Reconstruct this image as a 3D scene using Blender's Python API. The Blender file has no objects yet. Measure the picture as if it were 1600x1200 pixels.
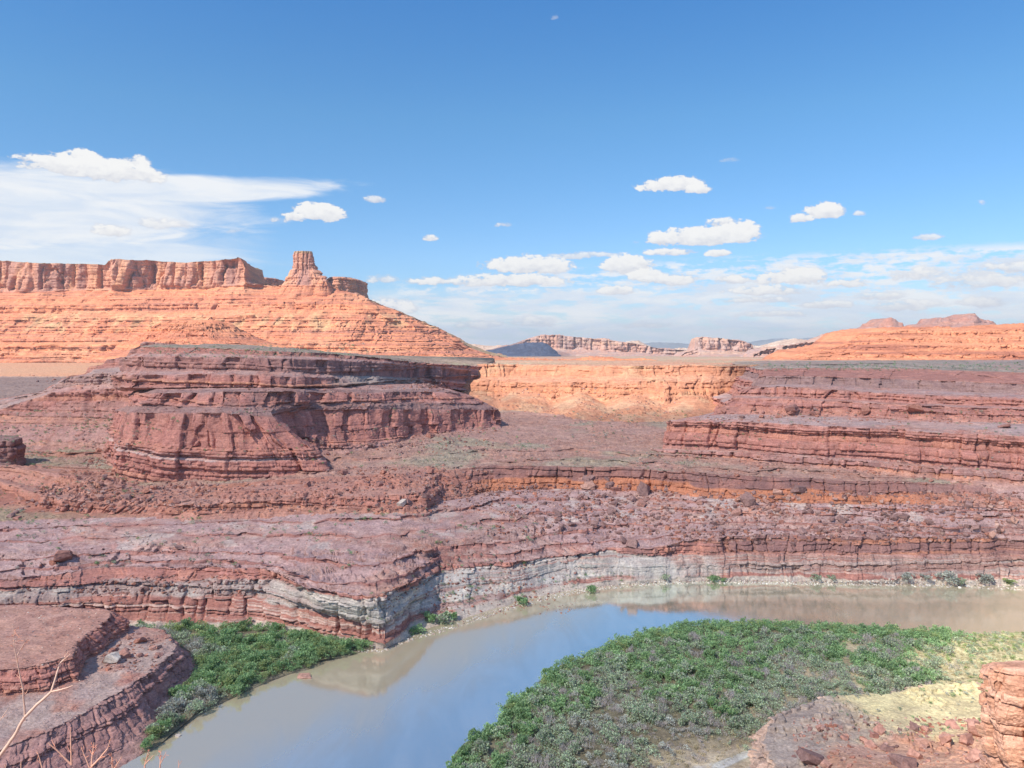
import bpy, math, random
import numpy as np
rng = np.random.default_rng(7)
random.seed(7)
R = math.radians
sc = bpy.context.scene
C = sc.collection

# ------------------------------------------------------------------ camera
E, H0, F = 150.0, 534.0, 1155.0          # eye height, horizon row, focal length in photo pixels (1600 wide)
cam = bpy.data.cameras.new('camera'); camo = bpy.data.objects.new('camera', cam); C.objects.link(camo)
camo.location = (0, 0, E); camo.rotation_euler = (R(90), 0, 0)
cam.sensor_width = 36; cam.lens = 36 * F / 1600
cam.shift_y = -(600 - H0) / 1600
cam.clip_start = 0.1; cam.clip_end = 120000
sc.camera = camo

# ------------------------------------------------------------------ light
SUN_EL, SUN_AZ = 47.0, 228.0             # azimuth clockwise from +Y: behind the camera and to the left
sd = np.array([math.sin(R(SUN_AZ)) * math.cos(R(SUN_EL)), math.cos(R(SUN_AZ)) * math.cos(R(SUN_EL)), math.sin(R(SUN_EL))])
sun = bpy.data.lights.new('sun', 'SUN'); suno = bpy.data.objects.new('sun', sun); C.objects.link(suno)
sun.energy = 4.2; sun.angle = R(0.55); sun.color = (1.0, 0.92, 0.80)
suno.rotation_euler = (R(90 - SUN_EL), 0, R(180 - SUN_AZ)); suno.location = (0, 0, 400)
sc.view_settings.view_transform = 'Standard'; sc.view_settings.look = 'None'
sc.view_settings.exposure = 0.72; sc.view_settings.gamma = 1.0
sc.cycles.max_bounces = 6; sc.cycles.diffuse_bounces = 3; sc.cycles.glossy_bounces = 2
sc.cycles.transparent_max_bounces = 12; sc.cycles.volume_bounces = 0
sc.cycles.use_denoising = True


class NT:
    """small helper to write node trees"""
    def __init__(s, tree): s.t = tree; s.n = tree.nodes; s.l = tree.links; s.n.clear()
    def new(s, typ, **kw):
        nd = s.n.new(typ)
        for k, v in kw.items(): setattr(nd, k, v)
        return nd
    def put(s, sock, v):
        if isinstance(v, bpy.types.NodeSocket): s.l.new(v, sock)
        elif v is not None: sock.default_value = v
    def math(s, op, a, b=None, c=None, clamp=False):
        nd = s.new('ShaderNodeMath', operation=op, use_clamp=clamp)
        s.put(nd.inputs[0], a); s.put(nd.inputs[1], b)
        if c is not None: s.put(nd.inputs[2], c)
        return nd.outputs[0]
    def mix(s, f, a, b, mode='MIX'):
        nd = s.new('ShaderNodeMix', data_type='RGBA', blend_type=mode)
        s.put(nd.inputs[0], f)
        s.put(nd.inputs[6], (*a, 1) if isinstance(a, tuple) and len(a) == 3 else a)
        s.put(nd.inputs[7], (*b, 1) if isinstance(b, tuple) and len(b) == 3 else b)
        return nd.outputs[2]
    def smooth(s, x, a, b, lo=0.0, hi=1.0):
        nd = s.new('ShaderNodeMapRange', interpolation_type='SMOOTHSTEP')
        s.put(nd.inputs[0], x); s.put(nd.inputs[1], a); s.put(nd.inputs[2], b); s.put(nd.inputs[3], lo); s.put(nd.inputs[4], hi)
        return nd.outputs[0]
    def noise(s, vec, scale, detail=4, rough=0.55, dist=0.0):
        nd = s.new('ShaderNodeTexNoise'); s.put(nd.inputs['Vector'], vec)
        nd.inputs['Scale'].default_value = scale; nd.inputs['Detail'].default_value = detail
        nd.inputs['Roughness'].default_value = rough; nd.inputs['Distortion'].default_value = dist
        return nd.outputs[0]
    def vec(s, x, y, z):
        nd = s.new('ShaderNodeCombineXYZ'); s.put(nd.inputs[0], x); s.put(nd.inputs[1], y); s.put(nd.inputs[2], z); return nd.outputs[0]


world = bpy.data.worlds.new('World'); sc.world = world; world.use_nodes = True
w = NT(world.node_tree)
sky = w.new('ShaderNodeTexSky', sky_type='NISHITA', sun_disc=False)
sky.sun_elevation = R(SUN_EL); sky.sun_rotation = R(SUN_AZ)
sky.altitude = 1400; sky.air_density = 1.0; sky.dust_density = 0.6; sky.ozone_density = 2.0
SKY_STRENGTH = 0.105
geo = w.new('ShaderNodeNewGeometry')
tc = w.new('ShaderNodeTexCoord')
sep = w.new('ShaderNodeSeparateXYZ'); w.l.new(tc.outputs['Generated'], sep.inputs[0])
X_, Y_, Z_ = sep.outputs
az = w.math('ARCTAN2', X_, Y_)
el = w.math('ARCTAN2', Z_, w.math('SQRT', w.math('ADD', w.math('MULTIPLY', X_, X_), w.math('MULTIPLY', Y_, Y_))))
# clouds live in (azimuth, elevation) on the sky
def azel(px, py):
    x, y, z = (px - 800) / F, 1.0, (H0 - py) / F
    return math.atan2(x, y), math.atan2(z, math.hypot(x, y))
base = w.vec(az, w.math('MULTIPLY', el, 1.6), 0.0)
n_big = w.noise(base, 22, 6, 0.62)
n_mid = w.noise(base, 60, 5, 0.6)
n_fin = w.noise(base, 160, 4, 0.6)
puff = w.math('ADD', w.math('ADD', w.math('MULTIPLY', w.math('SUBTRACT', n_big, 0.5), 1.1), w.math('MULTIPLY', w.math('SUBTRACT', n_mid, 0.5), 1.3)), w.math('MULTIPLY', w.math('SUBTRACT', n_fin, 0.5), 0.7))
# (px, py, half width, half height, softness)
cumulus = [(110, 262, 76, 22, .22), (185, 272, 76, 22, .22), (70, 252, 46, 13, .3), (130, 250, 34, 18, .25), (215, 258, 24, 16, .3), (497, 335, 46, 19, .2), (460, 342, 22, 12, .3), (586, 312, 19, 7, .5), (671, 373, 15, 7, .35),
           (786, 353, 18, 5, .6), (1050, 291, 52, 16, .22), (1085, 296, 26, 9, .3), (1040, 376, 34, 15, .22), (1100, 372, 92, 20, .22), (1150, 366, 44, 23, .22), (1130, 349, 26, 9, .35), (1045, 395, 46, 8, .4), (1122, 397, 23, 9, .25),
           (1287, 331, 33, 17, .22), (1252, 342, 24, 9, .3), (1342, 333, 12, 5, .6), (1140, 250, 16, 5, .7), (1450, 370, 24, 7, .45), (1535, 319, 8, 5, .6),
           (825, 417, 74, 19, .25), (800, 440, 90, 14, .28), (915, 400, 70, 8, .45), (978, 416, 46, 19, .22), (1010, 432, 30, 14, .25), (1045, 438, 56, 11, .3), (962, 455, 32, 10, .3), (680, 441, 52, 9, .4), (600, 438, 26, 10, .5),
           (1240, 436, 56, 19, .25), (1146, 438, 30, 9, .35), (1325, 445, 34, 9, .3), (1200, 455, 60, 12, .4), (606, 482, 52, 18, .4), (1180, 470, 70, 8, .5), (1290, 476, 50, 8, .5), (1210, 492, 60, 7, .5),
           (1420, 478, 60, 12, .5), (1375, 463, 46, 8, .5), (1530, 472, 40, 11, .5), (750, 508, 50, 9, .6), (835, 504, 42, 13, .6), (1010, 508, 44, 8, .6), (1530, 440, 110, 22, .5), (1440, 432, 50, 16, .5), (1585, 420, 60, 14, .5),
           (868, 28, 7, 5, .9), (175, 362, 36, 13, .4), (256, 352, 52, 12, .5), (370, 363, 16, 5, .7), (1202, 325, 12, 4, .9), (430, 345, 10, 4, .6)]
wx = w.math('ADD', az, w.math('MULTIPLY', w.math('SUBTRACT', n_mid, 0.5), 0.018))
wy = w.math('ADD', el, w.math('MULTIPLY', w.math('SUBTRACT', n_big, 0.5), 0.012))
dens = None; shade = None
for (px, py, rx, ry, soft) in cumulus:
    a0, e0 = azel(px, py)
    kx = 1.0 / (math.cos(math.atan2(px - 800, F)) ** 2 * rx / F); ky = 1.0 / (ry / F * math.cos(a0))
    dx = w.math('MULTIPLY_ADD', wx, kx, -a0 * kx); dy = w.math('MULTIPLY_ADD', wy, ky, -e0 * ky)
    # flat base: distances below the centre count more
    dyb = w.math('MAXIMUM', dy, w.math('MULTIPLY', dy, -1.75))
    d = w.math('ADD', w.math('MULTIPLY', dx, dx), w.math('MULTIPLY', dyb, dyb))
    v = w.math('ADD', w.math('SUBTRACT', 1.12, d), w.math('MULTIPLY', puff, 1.35 + soft))
    v = w.smooth(v, 0.0, soft * 2.0, 0.0, 1.0 if soft < .45 else (0.85 if soft < .7 else 0.5))
    sh = w.math('MULTIPLY', v, w.math('MULTIPLY_ADD', dy, 0.35, 0.60, clamp=True))
    dens = v if dens is None else w.math('MAXIMUM', dens, v)
    shade = sh if shade is None else w.math('MAXIMUM', shade, sh)
# thin streaked veil upper left and the low mottled bank to the right
st = w.noise(w.vec(w.math('MULTIPLY', az, 5.0), w.math('MULTIPLY', el, 26.0), 3.0), 1.7, 7, 0.62, 0.6)
a0, e0 = azel(95, 318)
def blob(px, py, rx, ry, tilt=0.0):
    a0, e0 = azel(px, py)
    dx = w.math('MULTIPLY_ADD', az, F / rx, -a0 * F / rx)
    ee = w.math('SUBTRACT', el, w.math('MULTIPLY', w.math('SUBTRACT', az, a0), tilt))
    dy = w.math('MULTIPLY_ADD', ee, F / ry, -e0 * F / ry)
    return w.math('SUBTRACT', 1.0, w.math('ADD', w.math('MULTIPLY', dx, dx), w.math('MULTIPLY', dy, dy)))
veil = w.math('MAXIMUM', blob(0, 325, 330, 62, 0.05), blob(270, 298, 250, 22, 0.09))
veil = w.smooth(w.math('ADD', veil, w.math('MULTIPLY', w.math('SUBTRACT', st, 0.5), 1.7)), -0.2, 0.6, 0, 1.0)
veil2 = w.smooth(w.math('ADD', blob(0, 375, 330, 70, 0.0), w.math('MULTIPLY', w.math('SUBTRACT', st, 0.5), 1.3)), -0.2, 0.8, 0, 0.8)
sm = w.noise(w.vec(w.math('MULTIPLY', az, 9.0), w.math('MULTIPLY', el, 44.0), 7.0), 2.6, 6, 0.6, 0.2)
bank = w.math('MULTIPLY', w.smooth(w.math('ADD', w.math('MULTIPLY', blob(1380, 468, 700, 66), 0.5), w.math('MULTIPLY', w.math('ADD', w.math('SUBTRACT', sm, 0.46), w.math('MULTIPLY', puff, 0.30)), 4.4)), -0.2, 0.7, 0, 1.0),
              w.smooth(blob(1380, 478, 860, 84), 0.0, 0.35))
bank2 = w.math('MULTIPLY', w.smooth(blob(1050, 505, 900, 66), 0.0, 0.6, 0, 1), w.smooth(sm, 0.34, 0.55, 0.25, 1.0))
thin = w.math('MAXIMUM', w.math('MAXIMUM', veil, veil2), w.math('MAXIMUM', bank, bank2))
skyc = w.new('ShaderNodeHueSaturation'); w.l.new(sky.outputs[0], skyc.inputs['Color']); skyc.inputs['Saturation'].default_value = 1.12
grd = w.new('ShaderNodeValToRGB'); w.l.new(w.math('MULTIPLY', el, 2.0), grd.inputs[0])
while len(grd.color_ramp.elements) > 1: grd.color_ramp.elements.remove(grd.color_ramp.elements[0])
for k_, (p_, c_) in enumerate([(0.0, (.44, .52, .70)), (.06, (.44, .52, .64)), (.23, (.56, .66, .75)), (.58, (.58, .80, .84)), (.89, (.47, .80, .96)), (1.0, (.62, .84, .98))]):
    e_ = grd.color_ramp.elements[0] if k_ == 0 else grd.color_ramp.elements.new(p_)
    e_.position = p_; e_.color = (*c_, 1)
skym = w.mix(1.0, skyc.outputs[0], grd.outputs[0], 'MULTIPLY')
skys = w.new('ShaderNodeVectorMath', operation='SCALE'); w.l.new(skym, skys.inputs[0]); skys.inputs[3].default_value = SKY_STRENGTH * 1.2
CW = 0.52
thinc = w.mix(w.smooth(st, 0.35, 0.65), (CW * 0.88, CW * 0.97, CW * 1.10), (CW * 1.12, CW * 1.13, CW * 1.14))
c1 = w.mix(w.math('MULTIPLY', thin, 0.92), skys.outputs[0], thinc)
cumc = w.mix(w.smooth(w.math('ADD', shade, w.math('MULTIPLY', w.math('SUBTRACT', n_mid, 0.5), 0.9)), 0.25, 0.78), (CW * 0.80, CW * 0.82, CW * 0.90), (CW * 1.14, CW * 1.13, CW * 1.11))
c2 = w.mix(w.math('MULTIPLY', dens, 0.97), c1, cumc)
bg = w.new('ShaderNodeBackground'); w.l.new(c2, bg.inputs[0]); bg.inputs[1].default_value = 1.0
wo = w.new('ShaderNodeOutputWorld'); w.l.new(bg.outputs[0], wo.inputs[0])

# ------------------------------------------------------------------ noise
def _h(ix, iy, iz, seed):
    h = (ix.astype(np.int64).astype(np.uint32) * np.uint32(374761393)) ^ (iy.astype(np.int64).astype(np.uint32) * np.uint32(668265263))
    h = h + (iz.astype(np.int64).astype(np.uint32) * np.uint32(2246822519)) + np.uint32((seed * 3266489917) & 0xffffffff)
    h ^= h >> np.uint32(15); h *= np.uint32(2246822519); h ^= h >> np.uint32(13); h *= np.uint32(3266489917); h ^= h >> np.uint32(16)
    return h.astype(np.float32) * np.float32(1 / 4294967295.0)
def vn(x, y, z, seed=0):
    x, y, z = np.broadcast_arrays(np.asarray(x, np.float64), np.asarray(y, np.float64), np.asarray(z, np.float64))
    ix, iy, iz = np.floor(x), np.floor(y), np.floor(z)
    fx, fy, fz = (x - ix), (y - iy), (z - iz)
    ux, uy, uz = (f * f * (3 - 2 * f) for f in (fx, fy, fz))
    o = 0
    for a in (0, 1):
        for b in (0, 1):
            for c in (0, 1):
                wt = (ux if a else 1 - ux) * (uy if b else 1 - uy) * (uz if c else 1 - uz)
                o = o + wt * _h(ix + a, iy + b, iz + c, seed)
    return o * 2 - 1
def fbm(x, y, z, o=4, seed=0, gain=0.5):
    s, a, t = 0, 1.0, 0.0
    for k in range(o):
        s = s + a * vn(x * 2 ** k + 17.3 * k, y * 2 ** k + 5.1 * k, z * 2 ** k, seed + k); t += a; a *= gain
    return s / t * 1.5
def voro(x, y, lid, seed=0):
    """2-D cells: returns F1, F2, random per cell; lid is an integer layer id that reseeds the pattern"""
    ix, iy = np.floor(x), np.floor(y)
    f1 = np.full(x.shape, 9.0); f2 = f1.copy(); rid = np.zeros(x.shape)
    for a in (-1, 0, 1):
        for b in (-1, 0, 1):
            cx, cy = ix + a, iy + b
            px = cx + _h(cx, cy, lid, seed); py = cy + _h(cx, cy, lid, seed + 1)
            d = np.maximum(np.abs(px - x), np.abs(py - y)) * 0.6 + 0.4 * np.hypot(px - x, py - y)
            r = _h(cx, cy, lid, seed + 2)
            m = d < f1
            f2 = np.where(m, f1, np.minimum(f2, d)); rid = np.where(m, r, rid); f1 = np.where(m, d, f1)
    return f1, f2, rid
def sst(x, a, b):
    t = np.clip((x - a) / (b - a), 0, 1); return t * t * (3 - 2 * t)
def lerp(a, b, t): return a + (b - a) * t

# ------------------------------------------------------------------ strata
def make_layers(seed, lo, hi, tmin, tmax):
    r = np.random.default_rng(seed); z = [lo]
    while z[-1] < hi:
        z.append(z[-1] + tmin * (tmax / tmin) ** (r.random() ** 1.3))
    z = np.array(z)
    return z, r.random(len(z) + 1), r.random(len(z) + 1), r.random(len(z) + 1)
NEAR = make_layers(3, -40, 260, 1.0, 6.5)
FAR = make_layers(11, -200, 1200, 3.5, 14.0)
MID = make_layers(5, -100, 600, 1.6, 10.0)
SMALL = make_layers(8, -40, 260, 0.6, 3.2)
BB = np.array([-60, 0, 12, 22, 30, 36, 41, 45, 48.5, 51.5, 54, 56.5, 59.5, 61.5, 64, 66.2, 68, 70.5, 72, 84, 98.6, 101, 103.5, 105.5, 113.5, 116, 118, 127.5, 131, 133, 143.5, 146, 151, 154, 160, 166, 300.])
_r = np.random.default_rng(44); BUTTE = (BB, _r.random(len(BB) + 1), _r.random(len(BB) + 1), _r.random(len(BB) + 1))
def dip(x): return np.interp(x, [-900, -300, 0, 350, 900], [4, 0, -15, -13, -13])

def lin(c): return np.array(c, float)
RED, DARK, ORANGE = lin((.46, .205, .165)), lin((.265, .150, .138)), lin((.54, .250, .150))
DUST, GREY, WHITE = lin((.47, .315, .275)), lin((.40, .365, .325)), lin((.66, .60, .53))
PURP, SAGE = lin((.41, .285, .27)), lin((.27, .27, .19))

def displace(P, wc, wb, lay=NEAR, A=1.0, seed=0, warp=1.0, closed=False, joint=14.0, flute=0.0, slab=0.8, dipf=dip, crackw=.10, ledge=1.0, lumps=1.0, blocky=1.0, gi=None, part=1.0, relief=1.0):
    """P (nu,nv,3) base surface; wc cliff weight, wb bench weight, in 0..1 per row or vertex; A scales every feature size (1 near, ~6 far).
    Returns the displaced surface and colour drivers."""
    nu, nv, _ = P.shape
    P = P.copy()
    wc = np.broadcast_to(wc, (nu, nv)); wb = np.broadcast_to(wb, (nu, nv))
    x, y, z = P[..., 0], P[..., 1], P[..., 2]
    # plan-view wandering of every edge
    s1, s2 = 46 * A, 13 * A
    wx_ = fbm(x / s1, y / s1, z / (60 * A), 3, seed + 1) * 6.5 * A + fbm(x / s2, y / s2, z / (30 * A), 3, seed + 5) * 2.6 * A
    wy_ = fbm(x / s1, y / s1, z / (60 * A), 3, seed + 9) * 6.5 * A + fbm(x / s2, y / s2, z / (30 * A), 3, seed + 13) * 2.6 * A
    P[..., 0] += wx_ * warp; P[..., 1] += wy_ * warp
    du = np.empty_like(P)
    if closed: du = np.roll(P, -1, 0) - np.roll(P, 1, 0)
    else: du = np.gradient(P, axis=0)
    dv = np.gradient(P, axis=1)
    n = np.cross(du, dv); n /= np.linalg.norm(n, axis=2, keepdims=True) + 1e-9
    nh = n.copy(); nh[..., 2] = 0; ln = np.linalg.norm(nh, axis=2, keepdims=True); nh /= ln + 1e-3
    x, y, z = P[..., 0].copy(), P[..., 1].copy(), P[..., 2].copy()
    zb, r1, r2, r3 = lay
    zs = z - dipf(x) + fbm(x / (60 * A), y / (60 * A), 0, 2, seed + 21) * 1.2 * A + fbm(x / (9 * A), y / (9 * A), z / (9 * A), 2, seed + 22) * 0.22 * A
    li = np.clip(np.searchsorted(zb, zs.ravel()).reshape(zs.shape), 1, len(zb) - 1)
    th = zb[li] - zb[li - 1]; tl = np.clip((zs - zb[li - 1]) / th, 0, 1)
    # bed set-back, rounded shoulders, undercut at bed partings
    prot = (r1[li] - 0.5) * 3.0 * A * ledge
    edge = np.minimum(tl, 1 - tl) * th
    notch = -np.exp(-(edge / (0.30 * A)) ** 2) * (0.3 + 2.0 * r2[li] ** 2) * A * part * (0.45 + 0.55 * sst(vn(x / (20 * A), y / (20 * A), li, seed + 3), -.6, .2))
    rnd = -((1 - tl) ** 3 * 0.25 + tl ** 4 * 0.8) * np.minimum(th, 5 * A) * 0.22
    # blocks inside each bed
    cs = np.clip(th * (1.3 + 3.2 * r3[li]), 2.2 * A, 14 * A)
    xj, yj = x, y
    if gi is not None:                                   # joints run straight down the face instead of slanting across a battered one
        xj, yj = x.copy(), y.copy()
        for g in np.unique(gi):
            rr = np.where(gi == g)[0]
            xj[:, rr] = .12 * x[:, rr] + .88 * x[:, rr].mean(1, keepdims=True); yj[:, rr] = .12 * y[:, rr] + .88 * y[:, rr].mean(1, keepdims=True)
    wxx = xj + vn(x / (5 * A), y / (5 * A), z / (5 * A), seed + 31) * 0.7 * A; wyy = yj + vn(x / (5 * A), y / (5 * A), z / (5 * A), seed + 32) * 0.7 * A
    f1, f2, rid = voro(wxx / cs, wyy / cs, li, seed + 41)
    cw = (f2 - f1) * cs
    blk = (rid - 0.5) * 2.0 * A * blocky
    present = sst(vn(x / (18 * A), y / (18 * A), li * 3.7, seed + 44), -0.35, 0.35) * blocky
    crack = -np.exp(-(cw / (0.34 * A)) ** 2) * 1.7 * A * present
    # through-going joints that cut many beds
    g1, g2, gid = voro(wxx / (joint * A), wyy / (joint * A), np.zeros_like(li), seed + 51)
    jw = (g2 - g1) * joint * A
    jz = sst(vn(x / (40 * A), y / (40 * A), z / (22 * A), seed + 52), -0.5, 0.3)
    joi = -np.exp(-(jw / (0.8 * A)) ** 2) * 3.6 * A * jz * part + (gid - 0.5) * 4.0 * A * relief
    fl = 0
    if flute > 0:
        k1, k2, kid = voro(wxx / (30 * A), wyy / (30 * A), np.zeros_like(li), seed + 61)
        fl = ((kid - 0.5) * 2.2 - np.exp(-((k2 - k1) * 30 / 4.0) ** 2) * 1.2 + fbm(x / (12 * A), y / (12 * A), z / (120 * A), 3, seed + 63) * 0.9) * flute * A
    rough = fbm(x / (4.2 * A), y / (4.2 * A), z / (2.6 * A), 5, seed + 71, .66) * 0.75 * A
    d = (prot + notch + rnd + blk + crack + joi + rough + fl) * wc
    P += nh * d[..., None]
    # slopes and benches: thin slabs, hummocks and half-buried blocks
    so = 1 - wc
    hum = fbm(x / (16 * A), y / (16 * A), 0, 4, seed + 81) * 1.0 * A
    q = fbm(x / (75 * A), y / (24 * A), 0, 3, seed + 85, .5) * 4.5 + fbm(x / (9 * A), y / (6 * A), 0, 2, seed + 87) * .10
    fr = q - np.floor(q); stp = np.floor(q) + sst(fr, 0.90, 1.0)
    slabz = (stp - q) * slab * A
    q2 = fbm(x / (34 * A), y / (11 * A), 0, 3, seed + 86, .5) * 3.6 + fbm(x / (6 * A), y / (4 * A), 0, 2, seed + 88) * .12
    f2_ = q2 - np.floor(q2); slabz = slabz + (np.floor(q2) + sst(f2_, 0.86, 1.0) - q2) * slab * 0.4 * A
    b1, b2, bid = voro(x / (3.4 * A), y / (3.4 * A), np.zeros_like(li), seed + 91)
    m = (bid > 0.55) * sst(vn(x / (18 * A), y / (18 * A), 0, seed + 93), -0.3, 0.5)
    lump = m * sst((b2 - b1), 0.0, 0.22) * (0.5 + bid) * 1.1 * A * lumps * (1 - 0.8 * wb)
    fine = fbm(x / (2.6 * A), y / (2.6 * A), 0, 4, seed + 95, .6) * 0.24 * A * (.4 + .6 * np.clip(lumps, 0, 1))
    P[..., 2] += (hum * (0.6 + 0.4 * (1 - wb)) + slabz * wb + lump + fine) * so
    info = dict(x=x, y=y, z=z, zs=zs, li=li, tl=tl, rid=rid, gid=gid, bid=bid, m=m, so=so, n=n, slabe=sst(fr, .88, .92) * wb * so, r1=r1[li], r2=r2[li], r3=r3[li], A=A, seed=seed, jw=jw)
    return P, info

def rock_colour(I, soil=DUST, red=RED, dark=DARK, orange=ORANGE, soilw=None, varnish=1.0):
    A, s = I['A'], I['seed']; x, y, z = I['x'], I['y'], I['z']
    a = I['r2'] * 0.6 + I['r3'] * 0.25 + I['rid'] * 0.25
    c = lerp(red, orange, np.clip((a - .62) * 2.2, 0, 1)[..., None])
    c = lerp(c, dark, (np.clip((.42 - a) * 2.4, 0, 1) * 0.8)[..., None])
    # dark desert varnish in vertical streaks and patches
    v = fbm(x / (14 * A), y / (14 * A), z / (34 * A), 4, s + 101)
    c = lerp(c, dark, (sst(v, 0.12, 0.75) * 0.75 * varnish)[..., None])
    pale = sst(fbm(x / (7 * A), y / (7 * A), I['zs'] / (1.6 * A), 3, s + 105), .35, .9) * .35
    c = lerp(c, soil * 1.15, pale[..., None])
    c = c * (1 + (I['rid'] - .5) * .26 + (I['gid'] - .5) * .12)[..., None]
    if soilw is None: soilw = I['so'] * (1 - 0.6 * I['m'])
    t = fbm(x / (30 * A), y / (30 * A), 0, 4, s + 111)
    sc_ = soil * 1.06 * (1 + 0.16 * t)[..., None]
    sc_ = lerp(sc_, PURP, (sst(t, .0, .7) * .5)[..., None])
    sc_ = lerp(sc_, ORANGE * .9, (sst(-t, .15, .8) * .3)[..., None])
    sc_ = lerp(sc_, red * .9, (I['slabe'] * .7)[..., None])
    return lerp(c, sc_, np.clip(soilw, 0, 1)[..., None])

def add_grid(name, P, col, mat, closed=False, kind='structure', cap=False):
    nu, nv, _ = P.shape
    me = bpy.data.meshes.new(name)
    co = P.reshape(-1, 3).astype(np.float32)
    i = np.arange(nu - (0 if closed else 1)); j = np.arange(nv - 1)
    I, J = np.meshgrid(i, j, indexing='ij'); I2 = (I + 1) % nu
    q = np.stack([I * nv + J, I2 * nv + J, I2 * nv + J + 1, I * nv + J + 1], -1).reshape(-1, 4)
    loops = q.ravel().astype(np.int32); starts = np.arange(len(q), dtype=np.int32) * 4; tot = np.full(len(q), 4, np.int32)
    cc = np.concatenate([np.clip(col, 0, 1).reshape(-1, 3), np.ones((len(co), 1))], 1).astype(np.float32)
    if cap:
        ring = (np.arange(nu) * nv + nv - 1).astype(np.int32)
        co = np.concatenate([co, P[:, -1].mean(0)[None].astype(np.float32)]); cc = np.concatenate([cc, cc[ring].mean(0)[None]])
        k = len(co) - 1
        tri = np.stack([ring, np.roll(ring, -1), np.full(nu, k)], -1).ravel().astype(np.int32)
        starts = np.concatenate([starts, len(loops) + np.arange(nu, dtype=np.int32) * 3]); tot = np.concatenate([tot, np.full(nu, 3, np.int32)])
        loops = np.concatenate([loops, tri])
    mesh_from(me, co, loops, starts, tot, cc)
    me.materials.append(mat)
    o = bpy.data.objects.new(name, me); C.objects.link(o)
    if kind: o['kind'] = kind
    return o
def mesh_from(me, co, loops, starts, tot, cc=None, smooth=True):
    me.vertices.add(len(co)); me.vertices.foreach_set('co', np.asarray(co, np.float32).ravel())
    me.loops.add(len(loops)); me.loops.foreach_set('vertex_index', np.asarray(loops, np.int32))
    me.polygons.add(len(starts)); me.polygons.foreach_set('loop_start', np.asarray(starts, np.int32)); me.polygons.foreach_set('loop_total', np.asarray(tot, np.int32))
    me.polygons.foreach_set('use_smooth', np.full(len(starts), smooth))
    if cc is not None:
        at = me.color_attributes.new('tint', 'FLOAT_COLOR', 'POINT'); at.data.foreach_set('color', np.asarray(cc, np.float32).ravel())
    me.update(); me.validate()

# ------------------------------------------------------------------ materials
def rock_material(name, A, bump=1.0, speck=0.0):
    m = bpy.data.materials.new(name); m.use_nodes = True; t = NT(m.node_tree)
    at = t.new('ShaderNodeVertexColor', layer_name='tint')
    pos = t.new('ShaderNodeNewGeometry').outputs['Position']
    sp = t.new('ShaderNodeSeparateXYZ'); t.l.new(pos, sp.inputs[0])
    n1 = t.noise(pos, 0.9 / A, 6, 0.65); n2 = t.noise(pos, 0.12 / A, 4, 0.6)
    strat = t.noise(t.vec(t.math('MULTIPLY', sp.outputs[0], .05), t.math('MULTIPLY', sp.outputs[1], .05), t.math('MULTIPLY', sp.outputs[2], 1.0)), 1.6 / A, 4, 0.7)
    c = t.mix(1.0, at.outputs[0], t.mix(t.smooth(n1, .25, .75), (.72, .70, .70), (1.25, 1.25, 1.25)), 'MULTIPLY')
    c = t.mix(1.0, c, t.mix(t.smooth(n2, .3, .7), (.88, .86, .88), (1.12, 1.13, 1.10)), 'MULTIPLY')
    c = t.mix(1.0, c, t.mix(t.smooth(strat, .3, .7), (.84, .82, .82), (1.15, 1.15, 1.14)), 'MULTIPLY')
    if speck:
        vo = t.new('ShaderNodeTexVoronoi'); t.l.new(pos, vo.inputs['Vector']); vo.inputs['Scale'].default_value = 0.8 / A
        c = t.mix(t.math('MULTIPLY', t.smooth(vo.outputs['Distance'], .16, .08), t.smooth(t.noise(pos, .06, 3), .5, .6, 0, speck)), c, (.13, .16, .08))
    b = t.new('ShaderNodeBump'); b.inputs['Strength'].default_value = 0.75 * bump; b.inputs['Distance'].default_value = 0.55 * A
    hn = t.math('ADD', t.math('MULTIPLY', n1, 1.0), t.math('MULTIPLY', strat, 0.8)); t.l.new(hn, b.inputs['Height'])
    p = t.new('ShaderNodeBsdfPrincipled'); t.l.new(c, p.inputs['Base Color']); p.inputs['Roughness'].default_value = 0.92
    p.inputs['Specular IOR Level'].default_value = 0.15; t.l.new(b.outputs[0], p.inputs['Normal'])
    o = t.new('ShaderNodeOutputMaterial'); t.l.new(p.outputs[0], o.inputs[0])
    return m
M_NEAR = rock_material('red_sandstone', 1.0)
M_MID = rock_material('red_sandstone_ledges', 2.5)
M_FAR = rock_material('orange_sandstone_far', 6.0)
M_SAND = rock_material('pale_sand', 0.7, 0.5)

# ------------------------------------------------------------------ helpers from photo traces to world
def wpt(px, py, Y): return np.array([(px - 800) * Y / F, Y, E - (py - H0) * Y / F])
def guide(cols, knots, mode='z'):
    """knots (px, row, height) or (px, row, distance) -> points for each column"""
    k = np.array(knots, float)
    py = np.interp(cols, k[:, 0], k[:, 1]); v = np.interp(cols, k[:, 0], k[:, 2])
    Y = (E - v) * F / (py - H0) if mode == 'z' else v
    return np.stack([(cols - 800) * Y / F, Y, E - (py - H0) * Y / F], -1)
def seg_rows(Gs, cell, vis=None, top=400):
    """number of rows for each gap so that rows are about `cell` photo pixels apart"""
    out = []
    for a, b in zip(Gs[:-1], Gs[1:]):
        pa = H0 + (E - a[:, 2]) * F / np.maximum(a[:, 1], 5); pb = H0 + (E - b[:, 2]) * F / np.maximum(b[:, 1], 5)
        L = np.linalg.norm(a - b, axis=1) * F / np.maximum(np.minimum(a[:, 1], b[:, 1]), 5)
        s = np.abs(pa - pb) + 0.18 * np.minimum(L, 400)
        if vis is not None: s = s[vis]
        out.append(int(min(top, max(3, np.percentile(s, 80) / cell))))
    return out
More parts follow.
